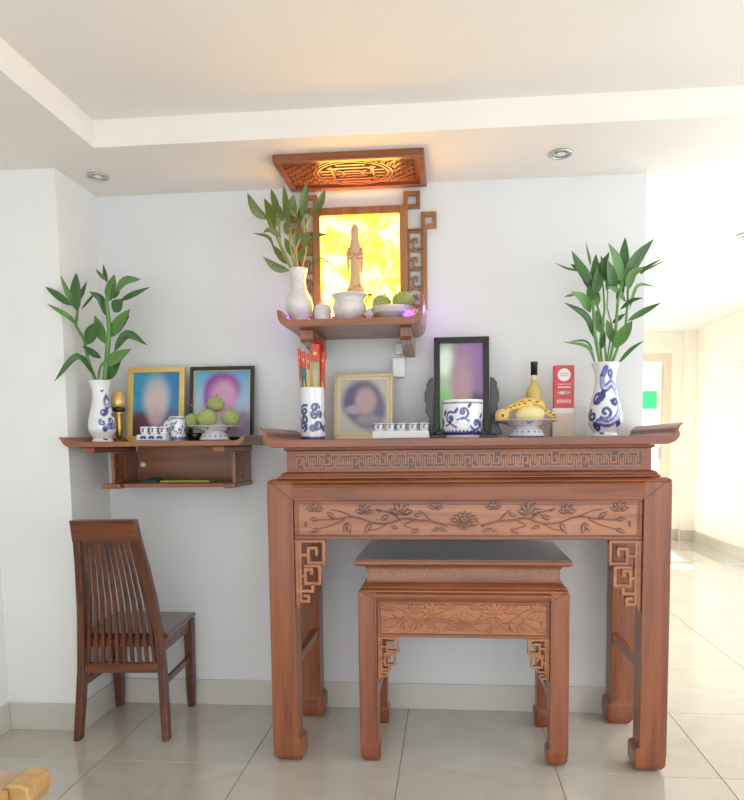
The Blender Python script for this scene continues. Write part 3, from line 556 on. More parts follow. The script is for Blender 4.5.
for s in (-1, 1):
    f = lambda x: -.455 + s*(x+.455)
    obj('corner_square', sq(f(-.224), 2.328, .0365, .0175), M_fr, t); obj('corner_square', sq(f(-.150), 2.238, .0345, .0165), M_fr, t)
    xs = sorted((f(-.2425), f(-.158)))
    mb = MB().box(xs[0], xs[1], -.026, -.006, 2.196, 2.2035)
    ox = sorted((f(-.158), f(-.176))); mb.box(ox[0], ox[1], -.026, -.006, 1.85 if s > 0 else 1.80, 2.196)
    obj('side_rail', mb, M_fr, t)
    mb = MB()
    for k in range(5):
        zt = 2.19 - k*.083
        U = [[(0,0),(1,0),(1,-.86),(.34,-.86),(.34,-.35),(.62,-.35),(.62,-.55)], [(0,-.45),(.34,-.45)], [(0,-.95),(.6,-.95)], [(0,0),(0,-1)]]
        if zt - .083 < (1.84 if s > 0 else 1.76): break
        mb.strokes(U, .0075, -.022, -.010, lambda p: (f(-.238 + p[0]*.056), zt + p[1]*.083))
    obj('side_fret', mb, M_fr, t)
bl = area('amber_led_strip', (-.455, -.055, 2.30), (math.radians(-140), 0, 0), .36, .03, .7, (1, .58, .14))

# ceiling panel
t = thing('ceiling_smoke_panel', 'carved wooden fret panel fixed flat on ceiling above the lit shrine', 'panel', (-.458, -.21, H))
cx0, cx1, cy0, cy1, zt, zb = -.762, -.156, -.357, -.035, H-.0005, H-.032
def ring_frame(x0, x1, y0, y1, w, z0, z1):
    return MB().box(x0, x1, y0, y0+w, z0, z1).box(x0, x1, y1-w, y1, z0, z1).box(x0, x0+w, y0+w, y1-w, z0, z1).box(x1-w, x1, y0+w, y1-w, z0, z1)
obj('frame', ring_frame(cx0, cx1, cy0, cy1, .028, zb, zt), M_wx, t, bevel=.004)
obj('backing', MB().box(cx0+.028, cx1-.028, cy0+.028, cy1-.028, H-.014, H-.001), M_wx, t)
mb = MB(); W0, W1, V0, V1 = cx0+.03, cx1-.03, cy0+.03, cy1-.03
def flat(mb, a, b, w, z0, z1):
    A = Vector(a); Bv = Vector(b); dd = Bv-A
    if dd.length < 1e-5: return
    dd.normalize(); n = Vector((-dd.y, dd.x))*w/2
    mb.prism([tuple(A-n), tuple(Bv-n), tuple(Bv+n), tuple(A+n)], z0, z1, 'z')
pcx, pcy = (W0+W1)/2, (V0+V1)/2
def inm(x, y): return ((x-pcx)/.165)**2 + ((y-pcy)/.125)**2 < 1
st = .022
for i in range(int((W1-W0)/st)):
    for j in range(int((V1-V0)/st)):
        x = W0 + (i+.5)*st; y = V0 + (j+.5)*st
        if inm(x, y): continue
        q = (i + j) % 2; h = st*.5
        if q: pts = [(x-h, y), (x, y+h), (x+h, y), (x, y-h), (x-h*.4, y)]
        else: pts = [(x-h, y-h), (x-h*.1, y-h*.1), (x+h*.5, y-h*.6)]
        for a, b in zip(pts[:-1], pts[1:]): flat(mb, a, b, .0045, H-.021, H-.014)
obj('fret_lattice', mb, M_carve, t)
mb = MB(); n = 40
for k in range(n):
    a, b = 2*PI*k/n, 2*PI*(k+1)/n
    for rx, ry in ((.165, .125), (.148, .110)): flat(mb, (pcx+rx*math.cos(a), pcy+ry*math.sin(a)), (pcx+rx*math.cos(b), pcy+ry*math.sin(b)), .006, H-.023, H-.014)
for s in (-1, 1):
    for y0_, L_ in ((.085, .06), (.055, .10), (.025, .06)):
        flat(mb, (pcx-L_, pcy+s*y0_), (pcx+L_, pcy+s*y0_), .010, H-.024, H-.014)
    for x_, y_ in ((.135, .03), (.135, -.0), (.135, -.03)): flat(mb, (pcx+s*.085, pcy+y_), (pcx+s*x_, pcy+y_), .009, H-.024, H-.014)
    flat(mb, (pcx+s*.085, pcy-.07), (pcx+s*.085, pcy+.07), .008, H-.024, H-.014); flat(mb, (pcx+s*.04, pcy-.03), (pcx+s*.04, pcy+.03), .008, H-.024, H-.014)
flat(mb, (pcx-.07, pcy), (pcx+.07, pcy), .008, H-.024, H-.014)
obj('longevity_medallion', mb, M_carve, t)

# white control box and adapter under the upper shelf
t = thing('light_control_box', 'white light control box on wall under right end of upper shelf', 'switch', (-.275, 0, 1.55))
obj('housing', MB().box(-.316, -.262, -.042, -.001, 1.550, 1.636), M_white, t, bevel=.004); obj('button', MB().box(-.298, -.280, -.045, -.042, 1.60, 1.62), M_white, t, bevel=.001)
t = thing('power_adapter', 'small white plug adapter on wall just above the control box', 'plug', (-.29, 0, 1.66))
obj('housing', MB().box(-.300, -.266, -.035, -.001, 1.652, 1.700), M_white, t, bevel=.005)
obj('cable', MB().tube([(-.285, -.02, 1.652), (-.283, -.022, 1.645), (-.284, -.02, 1.632)], .003, 8), M_white, t)

# ------------------------------------------------------------------ chair (its back to the viewer)
t = CH = thing('dining_chair', 'dark brown wooden chair with tall slatted back, its back to the viewer', 'chair', (0, 0, 0))
def post(sgn):
    # local: x across, y depth (rear = -), z up
    prof = [(0, -.203, .191), (.15, -.187, .182), (.30, -.175, .174), (.45, -.178, .166), (.60, -.194, .152), (.75, -.226, .137), (.88, -.262, .122), (.945, -.282, .115)]
    rings = []
    for z, y, x in prof:
        w = .016 if z > .1 else .014; d = .022 - .006*(z/.955)
        rings.append([(sgn*x-w, y-d, z), (sgn*x+w, y-d, z), (sgn*x+w, y+d, z), (sgn*x-w, y+d, z)])
    return MB().loft(rings)
for s in (-1, 1): obj('rear_leg', post(s), M_ch, t, bevel=.004)
for s in (-1, 1):
    rings = [[(s*.175-w, .165-w, z), (s*.175+w, .165-w, z), (s*.175+w, .165+w, z), (s*.175-w, .165+w, z)] for z, w in ((0, .015), (.08, .019), (.38, .021), (.428, .021))]
    obj('front_leg', MB().loft(rings), M_ch, t, bevel=.004)
obj('seat', MB().rects([(.429, -.185, .185, -.158, .205), (.434, -.196, .196, -.158, .214), (.446, -.198, .198, -.158, .216), (.452, -.192, .192, -.158, .210)]), M_seat, t, bevel=.003)
for s in (-1, 1):
    a = s*.172; obj('side_rail', MB().box(a-.011, a+.011, -.155, .144, .375, .4285), M_chx, t, bevel=.002)
    obj('side_stretcher', MB().loft([[(s*.175-.009, -.160, .225), (s*.175+.009, -.160, .225), (s*.175+.009, -.160, .250), (s*.175-.009, -.160, .250)], [(s*.172-.009, .148, .225), (s*.172+.009, .148, .225), (s*.172+.009, .148, .250), (s*.172-.009, .148, .250)]]), M_chx, t)
obj('front_rail', MB().box(-.153, .153, .155, .177, .375, .4285), M_chx, t, bevel=.002)
obj('rear_seat_rail', MB().box(-.160, .160, -.170, -.159, .395, .430), M_chx, t, bevel=.002)
obj('lower_back_rail', MB().box(-.157, .157, -.192, -.168, .288, .330), M_chx, t, bevel=.003)
obj('top_rail', MB().loft([[(-.137, -.282, .866), (.137, -.282, .866), (.137, -.238, .866), (-.137, -.238, .866)], [(-.131, -.310, .957), (.131, -.310, .957), (.131, -.262, .957), (-.131, -.262, .957)]][:]), M_chx, t, bevel=.003)
for k in range(10):
    u = (k-4.5)/4.5; pr = [(.331, -.181, .143), (.45, -.180, .134), (.60, -.192, .120), (.74, -.222, .106), (.8655, -.258, .094)]
    obj('slat', MB().loft([[(u*x-.0065, y-.008, z), (u*x+.0065, y-.008, z), (u*x+.0065, y+.008, z), (u*x-.0065, y+.008, z)] for z, y, x in pr]), M_ch, t)
t.rotation_euler = (0, 0, math.radians(3.0)); t.location = (-1.472, -.205, 0)

# pale wooden bench corner at the lower left
t = thing('wooden_bench', 'pale varnished low wooden bench, only its rounded corner showing at lower left', 'bench', (-1.5, -1.9, 0))
zb_ = .42
obj('bench_top', MB().box(-1.95, -1.157, -1.575, -1.480, zb_-.035, zb_), M_pine2, t, bevel=.006, seg=2)
obj('near_rail', MB().prism([(-1.576, zb_-.06), (-1.70, zb_-.06), (-1.715, zb_-.035), (-1.70, zb_-.012), (-1.64, zb_+.002), (-1.59, zb_+.006), (-1.576, zb_+.002)], -1.95, -1.135, 'x'), M_pine, t, bevel=.005)
obj('end_rail', MB().prism([(-1.1565, zb_-.06), (-1.098, zb_-.06), (-1.086, zb_-.025), (-1.090, zb_+.004), (-1.11, zb_+.012), (-1.14, zb_+.012), (-1.1565, zb_+.004)], -1.575, -1.478, 'y'), M_pine, t, bevel=.006)
for x, y in ((-1.9, -1.53), (-1.18, -1.53), (-1.9, -1.66), (-1.18, -1.66)):
    obj('leg', MB().box(x-.022, x+.022, y-.022, y+.022, 0, zb_-(.0355 if y > -1.6 else .0605)), M_pine, t, bevel=.003)

# ------------------------------------------------------------------ plants
def leaf_mb(pts, w):
    """lance-shaped leaf along a bent midrib; pts local (x,z); gentle V fold and sag in depth"""
    if len(pts) == 2:
        a, b = pts; pts = [a, tuple((a[i]+b[i])/2 for i in range(3)), b]
    q1 = smoothprof([(p[0]+10, p[2]) for p in pts], 4); q2 = smoothprof([(p[0]+10, p[1]+10) for p in pts], 4)
    q = [(a-10, b) for a, b in q1]; yy = [c-10 for _, c in q2]; n = len(q)-1
    vs = []; fs = []
    L = [0]
    for a, b in zip(q[:-1], q[1:]): L.append(L[-1] + math.hypot(b[0]-a[0], b[1]-a[1]))
    L = [l/L[-1] for l in L]
    for i, (x, z) in enumerate(q):
        t = L[i]; a = q[max(i-1, 0)]; b = q[min(i+1, n)]; d = Vector((b[0]-a[0], b[1]-a[1])).normalized(); nn = Vector((-d.y, d.x))
        hw = w/2 * max(.05, (math.sin(PI*t**.8)**.85 if 0 < t < 1 else .05)); y = yy[i]
        tw = .35*math.sin(3*t + w*200)
        vs += [(x-nn.x*hw, y - hw*(.35+tw), z-nn.y*hw), (x, y, z), (x+nn.x*hw, y - hw*(.35-tw), z+nn.y*hw)]
    for i in range(n):
        for j in (0, 1): fs.append((i*3+j, i*3+j+1, (i+1)*3+j+1, (i+1)*3+j))
    return MB().add(vs, fs, True)
def plant(name, label, rim, data, mstem, mleaves, depth, group=None, neck=.12):
    t = thing(name, label, 'plant', rim, group); stems, leaves = data
    for pts, r in stems:
        dy = random.uniform(-.006, .008)
        dx0 = pts[0][0]*.8
        q = [(rim[0]+dx0*.3, rim[1], rim[2]-neck), (rim[0]+dx0*.7, rim[1]+dy*.3, rim[2]-.03)] + [(rim[0]+x, rim[1]+dy+max(0, z)*random.uniform(-.12, .12), rim[2]+z) for x, z in pts[1:]]
        s = obj('stem', MB().tube(q, [r*.95 if i < 3 else r*(1-.12*(i-2)) for i in range(len(q))], 8), mstem, t)
        mb = MB()
        for i in range(2, len(q)-1):   # node rings of the cane
            a, b = Vector(q[i]), Vector(q[i+1]); m_ = a.lerp(b, .4); d = (b-a).normalized()*.0015
            mb.tube([m_-d, m_+d], r*1.03, 8)
        if r > .006: obj('cane_node', mb, mstem, s)
    for k, l in enumerate(leaves):
        pts, w = l[0], l[1]
        mb = leaf_mb(pts, w); mb.v = [(rim[0]+a, rim[1]+b, rim[2]+c) for a, b, c in mb.v]
        obj('leaf', mb, mleaves[k % len(mleaves)], t)
    return t

# ------------------------------------------------------------------ painted vases
def dragon(cols, s, z, ox, oz, k, col=BLUE):
    body = [(0, .20), (-.02, .17), (-.005, .14), (.03, .155), (.055, .13), (.06, .09), (.04, .05), (.01, .03), (-.02, .035)]
    cols = stroke(cols, s, z, [(ox+a*k, oz+b*k) for a, b in smooth2(body)], .0125*k, (.10, .12, .42), .004)
    cols = stroke(cols, s, z, [(ox+a*k+.006, oz+b*k) for a, b in smooth2(body)][4:], .0015*k, (.75, .77, .82), .002)
    cols = stroke(cols, s, z, [(ox+a*k-.006, oz+b*k) for a, b in smooth2(body)][4:], .0015*k, (.75, .77, .82), .002)
    for i, (a, b, r, t0) in enumerate(((-.035, .105, .02, 0), (-.045, .055, .016, 2), (.0, .065, .018, 4), (-.01, .12, .012, 1), (.035, .10, .012, 3), (.02, .185, .013, 5), (-.03, .02, .012, 2), (.05, .03, .01, 1), (.065, .15, .012, 4))):
        cols = stroke(cols, s, z, [(ox+p*k, oz+q*k) for p, q in spiral(a, b, r*1.15, 1.1, t0)], .0050*k, col)
    cols = stroke(cols, s, z, [(ox-.03*k, oz+.10*k), (ox-.022*k, oz+.11*k)], .012*k, (.05, .06, .30), .004)
    return cols
def smooth2(P):
    q = smoothprof([(a+10, b) for a, b in P], 5); return [(a-10, b) for a, b in q]
VP = [(.001, 0), (.043, 0), (.0435, .005), (.0395, .011), (.0385, .016), (.045, .028), (.054, .046), (.0568, .062), (.0560, .085), (.051, .112), (.044, .140), (.038, .168), (.0345, .195), (.0345, .218), (.038, .242), (.0455, .262), (.0465, .266), (.043, .266), (.033, .240), (.031, .20), (.001, .195)]
def vase_fn(k, shift, gold=False):
    def fn(s, z, r, q):
        c = base(s)
        c = dragon(c, s, z, shift, (.012 if not gold else .04)*k, 1.15*k if not gold else .80*k)
        c = stroke(c, s, z, [(shift-.035, .222*k), (shift-.028, .219*k), (shift-.02, .223*k)], .0045, BLUE)
        c = stroke(c, s, z, [(shift-.03, .012*k), (shift-.01, .010*k)], .004, BLUE)
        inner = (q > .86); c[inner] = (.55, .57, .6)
        return c
    return fn
def vase(label, c, k, kw, shift, gold=False):
    prof = [(r*kw, z*k) for r, z in VP]; prof = [prof[0]] + smoothprof(prof[1:], 3)
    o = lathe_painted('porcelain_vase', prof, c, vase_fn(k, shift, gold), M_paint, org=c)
    return tag(o, label, 'vase')
ZT = 1.272
vase('white porcelain vase with blue dragon on left end of the hanging shelf', (-1.576, -.25, ZT+.0005), .99, 1.02, .066, True)
vase('tall white vase with large blue dragon at right end of the altar table', (.574, -.25, ZT), 1.115, 1.20, -.012)
plant('bamboo_plant', 'dark green lucky bamboo cutting standing in left shelf vase', (-1.576, -.25, 1.535), PL, M_stem, [M_leaf, M_leaf2, M_leaf], .04)
plant('bamboo_plant', 'bushy green lucky bamboo bunch in the vase at altar right end', (.574, -.25, 1.567), PR, M_stem, [M_leaf, M_leaf, M_leaf2], .045)
def marble_fn(s, z, r, q):
    c = base(s, (.72, .70, .66)); v = np.sin(s*90 + 3*np.sin(z*70) + 2*np.sin(s*37+z*50)); k = (np.clip(v-.82, 0, 1)*2.2)[..., None]
    return c*(1-k) + np.array((.50, .50, .46))*k
uv_ = [(.001, 0), (.040, 0), (.041, .008), (.034, .018), (.040, .035), (.055, .062), (.060, .085), (.056, .11), (.043, .135), (.033, .160), (.030, .185), (.031, .205), (.037, .228), (.040, .238), (.036, .238), (.028, .2), (.001, .195)]
uv_ = [uv_[0]] + smoothprof(uv_[1:], 3)
ZU = 1.7575
tag(lathe_painted('marble_vase', uv_, (-.700, -.20, ZU), marble_fn, M_jadewhite, org=(-.700, -.20, ZU)), 'pale marble patterned vase on left end of the upper shelf', 'vase')
plant('bamboo_plant', 'yellow lit olive green bamboo bunch in vase on upper shelf', (-.700, -.20, ZU+.236), PU, M_ostem, [M_oleaf, M_oleaf, M_oleaf], .04)
jar = [(.001, 0), (.028, 0), (.033, .006), (.036, .03), (.037, .065), (.033, .082), (.025, .088), (.018, .094), (.01, .100), (.008, .106), (.001, .108)]
tag(lathe_painted('marble_jar', [jar[0]] + smoothprof(jar[1:], 3), (-.598, -.20, ZU), marble_fn, M_jadewhite, org=(-.598, -.20, ZU), n=64), 'little pale lidded jar right of the marble vase on upper shelf', 'jar')
bw = [(.001, 0), (.050, 0), (.054, .006), (.050, .014), (.066, .035), (.073, .06), (.071, .08), (.064, .095), (.070, .108), (.078, .116), (.076, .120), (.066, .118), (.06, .10), (.001, .095)]
tag(lathe_painted('incense_bowl', [bw[0]] + smoothprof(bw[1:], 3), (-.478, -.22, ZU), marble_fn, M_jadewhite, org=(-.478, -.22, ZU), n=80), 'round pale marble incense bowl at middle of the upper shelf', 'bowl')
# statue on its wooden stand, behind the bowl
t = thing('wooden_pedestal', 'brown wooden stand carrying the statue behind incense bowl', 'stand', (-.470, -.10, ZU))
obj('stand_top', MB().box(-.550, -.392, -.140, -.050, ZU+.133, ZU+.143), M_wx, t, bevel=.003)
obj('stand_body', MB().rects([(ZU, -.535, -.405, -.135, -.055), (ZU+.01, -.535, -.405, -.135, -.055), (ZU+.02, -.522, -.418, -.13, -.06), (ZU+.12, -.522, -.418, -.13, -.06), (ZU+.1325, -.535, -.405, -.135, -.055)]), M_wz, t, bevel=.002)
M_stat = mat('pale_amber_resin', (.62, .42, .26), .35, coat=.3, bscale=30)
zs_ = ZU+.1435; cx_, cy_ = -.470, -.095
t = thing('robed_statue', 'small standing robed figure statue in front of glowing panel', 'statue', (cx_, cy_, zs_))
mb = MB()
for lay, (n_, r_, z_, L_) in enumerate(((12, .026, .004, .026), (12, .024, .016, .022), (10, .020, .026, .018))):
    for i in range(n_):
        a = 2*PI*(i+.5*lay)/n_; mb.ball((cx_+r_*1.25*math.cos(a), cy_+r_*.8*math.sin(a), zs_+z_+.008), .010, 8, 6, (1, .7, 1.2))
mb.lathe([(.001, 0), (.036, 0), (.034, .010), (.028, .03), (.024, .038), (.001, .04)], (cx_, cy_, zs_), 24)
obj('lotus_base', mb, M_stat, t)
secs = [(.038, .030, .020, 0), (.06, .027, .018, 0), (.10, .023, .016, .001), (.14, .022, .0155, .001), (.17, .0265, .0165, 0), (.195, .0285, .0165, 0), (.214, .025, .016, 0), (.228, .022, .014, 0), (.240, .0185, .013, 0), (.254, .0182, .013, 0), (.270, .0190, .013, 0), (.284, .0180, .012, 0), (.296, .0150, .011, 0), (.305, .0075, .007, 0), (.309, .003, .003, 0), (.310, .0005, .0005, 0)]
rings = []
for z, rx, ry, dy in secs:
    rings.append([(cx_+rx*math.cos(2*PI*j/28)*(1+.05*math.sin(7*2*PI*j/28)*(1 if z < .2 else 0)), cy_+dy+ry*math.sin(2*PI*j/28)*(1+.05*math.cos(9*2*PI*j/28)*(1 if z < .2 else 0)), zs_+z) for j in range(28)])
body = MB().loft(rings, True)
for s in (-1, 1):   # sleeves folding to the front, long veil folds at the sides
    body.tube([(cx_+s*.025, cy_, zs_+.205), (cx_+s*.031, cy_-.008, zs_+.172), (cx_+s*.016, cy_-.020, zs_+.162), (cx_+s*.004, cy_-.023, zs_+.176)], [.009, .010, .008, .005], 10)
    body.tube([(cx_+s*.031, cy_-.006, zs_+.17), (cx_+s*.030, cy_-.006, zs_+.13), (cx_+s*.027, cy_-.005, zs_+.09)], [.006, .008, .002], 8)
obj('robe', body, M_stat, t)
obj('face', MB().ball((cx_, cy_-.009, zs_+.272), .0080, 12, 8, (.9, .7, 1.25)), M_stat, t)
# lit crystals
def crystal(name, c, r, m, label, grp=None):
    mb = MB(); n = 9
    for lay, (k, rr, tilt) in enumerate(((8, 1, .35), (6, .8, .9), (1, .2, 1.5))):
        for i in range(k):
            a = 2*PI*(i+.5*lay)/k; d = Vector((math.cos(a)*math.cos(tilt), math.sin(a)*math.cos(tilt), math.sin(tilt)))
            p0 = Vector(c)+Vector((0, 0, .004)); p1 = p0 + d*r*.6; p2 = p0 + d*r
            mb.tube([p0, p1, p2], [r*.12, r*.28, r*.03], 5, False)
    mb.lathe([(.001, 0), (r*.6, 0), (r*.55, .006), (.001, .007)], c, 12)
    return tag(obj(name, mb, m, org=c), label, 'light', grp)
crystal('lotus_lamp', (-.735, -.30, ZU+.002), .022, M_purple, 'purple glowing crystal lotus left of the marble vase')
crystal('lotus_lamp', (-.648, -.25, ZU+.0), .020, M_purple, 'purple glowing crystal lotus between marble vase and little jar')
crystal('lotus_lamp', (-.553, -.16, ZU+.0), .024, M_purple, 'purple glowing crystal lotus between little jar and incense bowl')
crystal('lotus_lamp', (-.222, -.315, ZU+.004), .030, M_purple, 'bright purple crystal lotus before right side of the upper fruit dish')
crystal('crystal_flower', (-.205, -.24, ZU+.02), .034, M_pink, 'pink crystal flower right of the upper green fruits')
tag(obj('crystal_block', MB().loft([[(-.385+a*s_, -.31+b*s_, ZU+z) for a, b in ((-.018,-.018),(.018,-.018),(.018,.018),(-.018,.018))] for z, s_ in ((0, .45), (.022, 1), (.044, .3))]), mat('lilac_glass_block', (.55, .42, .55), .1, coat=.8), org=(-.385, -.31, ZU), bevel=.001), 'small faceted lilac crystal block between incense bowl and fruit dish', 'ornament')
for q in ((-.752, -.12, ZU+.07), (-.553, -.13, ZU+.05), (-.128, -.13, ZU+.07)): point('purple_led_light', q, .20, (.42, .16, 1.0), .02)

# ------------------------------------------------------------------ fruit
def fib(n):
    return [Vector((math.cos(PI*(1+5**.5)*i)*math.sqrt(1-(1-2*(i+.5)/n)**2), math.sin(PI*(1+5**.5)*i)*math.sqrt(1-(1-2*(i+.5)/n)**2), 1-2*(i+.5)/n)) for i in range(n)]
def custard_mesh(r, n=70):
    bm = bmesh.new(); bmesh.ops.create_icosphere(bm, subdivisions=5, radius=1.0); F = np.array([tuple(v) for v in fib(n)])
    for v in bm.verts:
        p = np.array(v.co); d = np.sort(np.linalg.norm(F-p, axis=1))[:2]; e = d[1]-d[0]
        k = 1 - .13*math.exp(-(e/.10)**2)
        q = Vector(v.co)*r*k; q.z *= .92; v.co = q
    for f in bm.faces: f.smooth = True
    me = bpy.data.meshes.new('custard_apple'); bm.to_mesh(me); bm.free(); me.materials.append(M_apple); return me
CA = custard_mesh(.045)
stub = MB().tube([(0, 0, .0405), (.001, 0, .046), (.003, 0, .052)], [.004, .003, .0025], 8)
SM = bpy.data.meshes.new('stalk'); SM.from_pydata(stub.v, [], stub.f); SM.materials.append(M_brown)
def custard(c, k, rot, label, grp):
    o = bpy.data.objects.new('custard_apple', CA); COL.objects.link(o); o.location = c; o.scale = (k, k, k); o.rotation_euler = rot; ORG[o] = c
    s = bpy.data.objects.new('stalk', SM); COL.objects.link(s); s.parent = o; s.location = (0, 0, -.001)
    return tag(o, label, 'fruit', grp)
def dish(name, label, c, R, hh, fr, painted_=True):
    """footed porcelain dish: foot ring, flaring bowl"""
    pf = [(.001, 0), (fr, 0), (fr*.985, .004), (fr*.80, hh*.48), (fr*.62, hh*.58), (fr*.70, hh*.64), (R*.55, hh*.70), (R*.85, hh*.90), (R, hh*1.0), (R*.985, hh*1.02), (R*.80, hh*.93), (R*.5, hh*.80), (.001, hh*.78)]
    if not painted_: pf = [(.001, 0), (fr, 0), (fr*.96, .006), (fr*.9, .013), (R*.62, .020), (R*.88, .036), (R*.97, .052), (R, .058), (R*.97, .060), (R*.86, .045), (R*.5, .032), (.001, .029)]
    def fn(s, z, r, q):
        c_ = base(s)
        if painted_:
            th = s/R
            for a in np.linspace(-PI, PI, 17)[:-1]:
                c_ = stroke(c_, th*fr, z, [(a*fr, hh*.30), (a*fr+.001, hh*.34)], .0032, BLUE)
            c_ = stroke(c_, s, z, [(-9, .002), (9, .002)], .0028, BLUE)
            for a in np.linspace(-PI, PI, 7)[:-1]:
                c_ = stroke(c_, s, z, [(a*R-.012, hh*.86), (a*R, hh*.80), (a*R+.012, hh*.86)], .0035, (.10, .10, .18))
        return c_ if painted_ else marble_fn(s, z, r, q)
    return tag(lathe_painted(name, pf, c, fn, M_paint if painted_ else M_jadewhite, org=c, n=144, step=.003), label, 'dish')
G = 'custard apples in the left footed dish'
dc = (-1.083, -.22, ZT); dish('footed_dish', 'blue and white footed dish holding four green custard apples on hanging shelf', dc, .124, .064, .067)
h0 = ZT+.053
custard((-1.172, -.235, h0+.036), .74, (.3, .2, 0), 'leftmost green custard apple in dish on hanging shelf', G)
custard((-1.095, -.268, h0+.045), .95, (.2, -.1, 1), 'front middle custard apple in the hanging shelf dish', G)
custard((-1.008, -.225, h0+.044), .88, (.1, .4, 2), 'right hand custard apple in hanging shelf dish', G)
custard((-1.080, -.20, h0+.106), .84, (.0, .1, .5), 'top custard apple resting on three others, hanging shelf dish', G)
G = 'custard apples in the upper shelf dish'
du = (-.295, -.22, ZU); dish('footed_dish', 'plain pale footed dish with two green fruits on upper shelf', du, .098, .062, .050, False)
custard((-.342, -.22, ZU+.030+.050), .92, (.2, .3, 0), 'left green custard apple in the upper shelf dish', G)
custard((-.252, -.225, ZU+.030+.055), 1.08, (.1, -.3, 1), 'right larger custard apple in the upper shelf dish', G)

# dish of bananas and yellow fruit on the altar
dr = (.252, -.30, ZT); dish('footed_dish', 'wide blue and white footed dish of yellow fruit on altar table', dr, .137, .068, .074)
h0 = ZT+.058
def banana(label, pts, r, grp='bananas in the altar dish'):
    t_ = tag(obj('banana', MB().tube(smooth3(pts), banr(len(smooth3(pts)), r), 10), M_banana, org=pts[0]), label, 'fruit', grp)
    obj('tip', MB().ball(pts[-1], r*.38, 8, 6), M_brown, t_)
    sp_ = MB()
    q = smooth3(pts)
    for k in (4, 7, 10, 13):
        if k < len(q): sp_.ball((q[k][0]+.003, q[k][1]-r*.93, q[k][2]+.004), .0042, 8, 5, (1.8, .35, .7))
    obj('brown_fleck', sp_, M_brown, t_)
def smooth3(P):
    a = smoothprof([(p[0]+10, p[2]) for p in P], 5); b = smoothprof([(p[0]+10, p[1]+10) for p in P], 5)
    return [(x-10, y-10, z) for (x, z), (_, y) in zip(a, b)]
def banr(n, r): return [r*(.45 if i == 0 else .55+.45*min(1, 4*i/n) if i < n*.5 else .4+.6*min(1, 4.5*(1-i/(n-1)))) for i in range(n)]
banana('upper curved banana on the fruit dish below the bottle', [(.180, -.275, h0+.052), (.215, -.275, h0+.076), (.262, -.275, h0+.088), (.31, -.275, h0+.075), (.328, -.275, h0+.060)], .0155)
banana('left lower banana leaning on round mango in altar dish', [(.165, -.33, h0+.040), (.185, -.33, h0+.060), (.215, -.33, h0+.068), (.25, -.325, h0+.075), (.275, -.32, h0+.073)], .0125)
tag(obj('yellow_melon', MB().ball((.262, -.315, h0+.034), .042, 28, 16, (1.42, .92, .90)), M_mel, org=(.262, -.315, h0)), 'large pale yellow melon lying in middle of altar fruit dish', 'fruit', None)
m_ = tag(obj('round_mango', MB().ball((.152, -.32, h0+.030), .030, 22, 14, (1, .95, .95)), M_mango, org=(.152, -.32, h0)), 'round orange fruit with brown spot at left of the altar dish', 'fruit')
obj('brown_spot', MB().ball((.152, -.3480, h0+.030), .006, 10, 6, (1, .3, 1)), M_brown, m_)
banana('right banana with green tip reaching past the melon', [(.285, -.27, h0+.058), (.315, -.275, h0+.050), (.345, -.28, h0+.036), (.366, -.285, h0+.022)], .014)
# wine bottle
bt = (.303, -.12, ZT); t = thing('wine_bottle', 'yellow glass bottle with black capsule behind the fruit dish', 'bottle', bt)
obj('glass', MB().lathe([(.001, 0), (.034, 0), (.0365, .004), (.0365, .165), (.035, .190), (.029, .212), (.019, .228), (.0145, .236), (.0135, .25), (.0135, .322), (.001, .322)], bt, 32), mat('yellow_wine_glass', (.66, .48, .14), .08, coat=1.0), t)
obj('capsule', MB().lathe([(.0145, .2665), (.0145, .312), (.0158, .314), (.0158, .324), (.001, .326), (.001, .2665)], bt, 24), M_black, t)
obj('neck_label', MB().lathe([(.0152, .240), (.0152, .266), (.001, .266), (.001, .240)], bt, 24), mat('cream_paper', (.72, .66, .45), .6), t)
obj('bottle_label', MB().lathe([(.0369, .075), (.0369, .135), (.035, .135), (.035, .075)], bt, 32), mat('gold_label', (.70, .52, .12), .4), t)
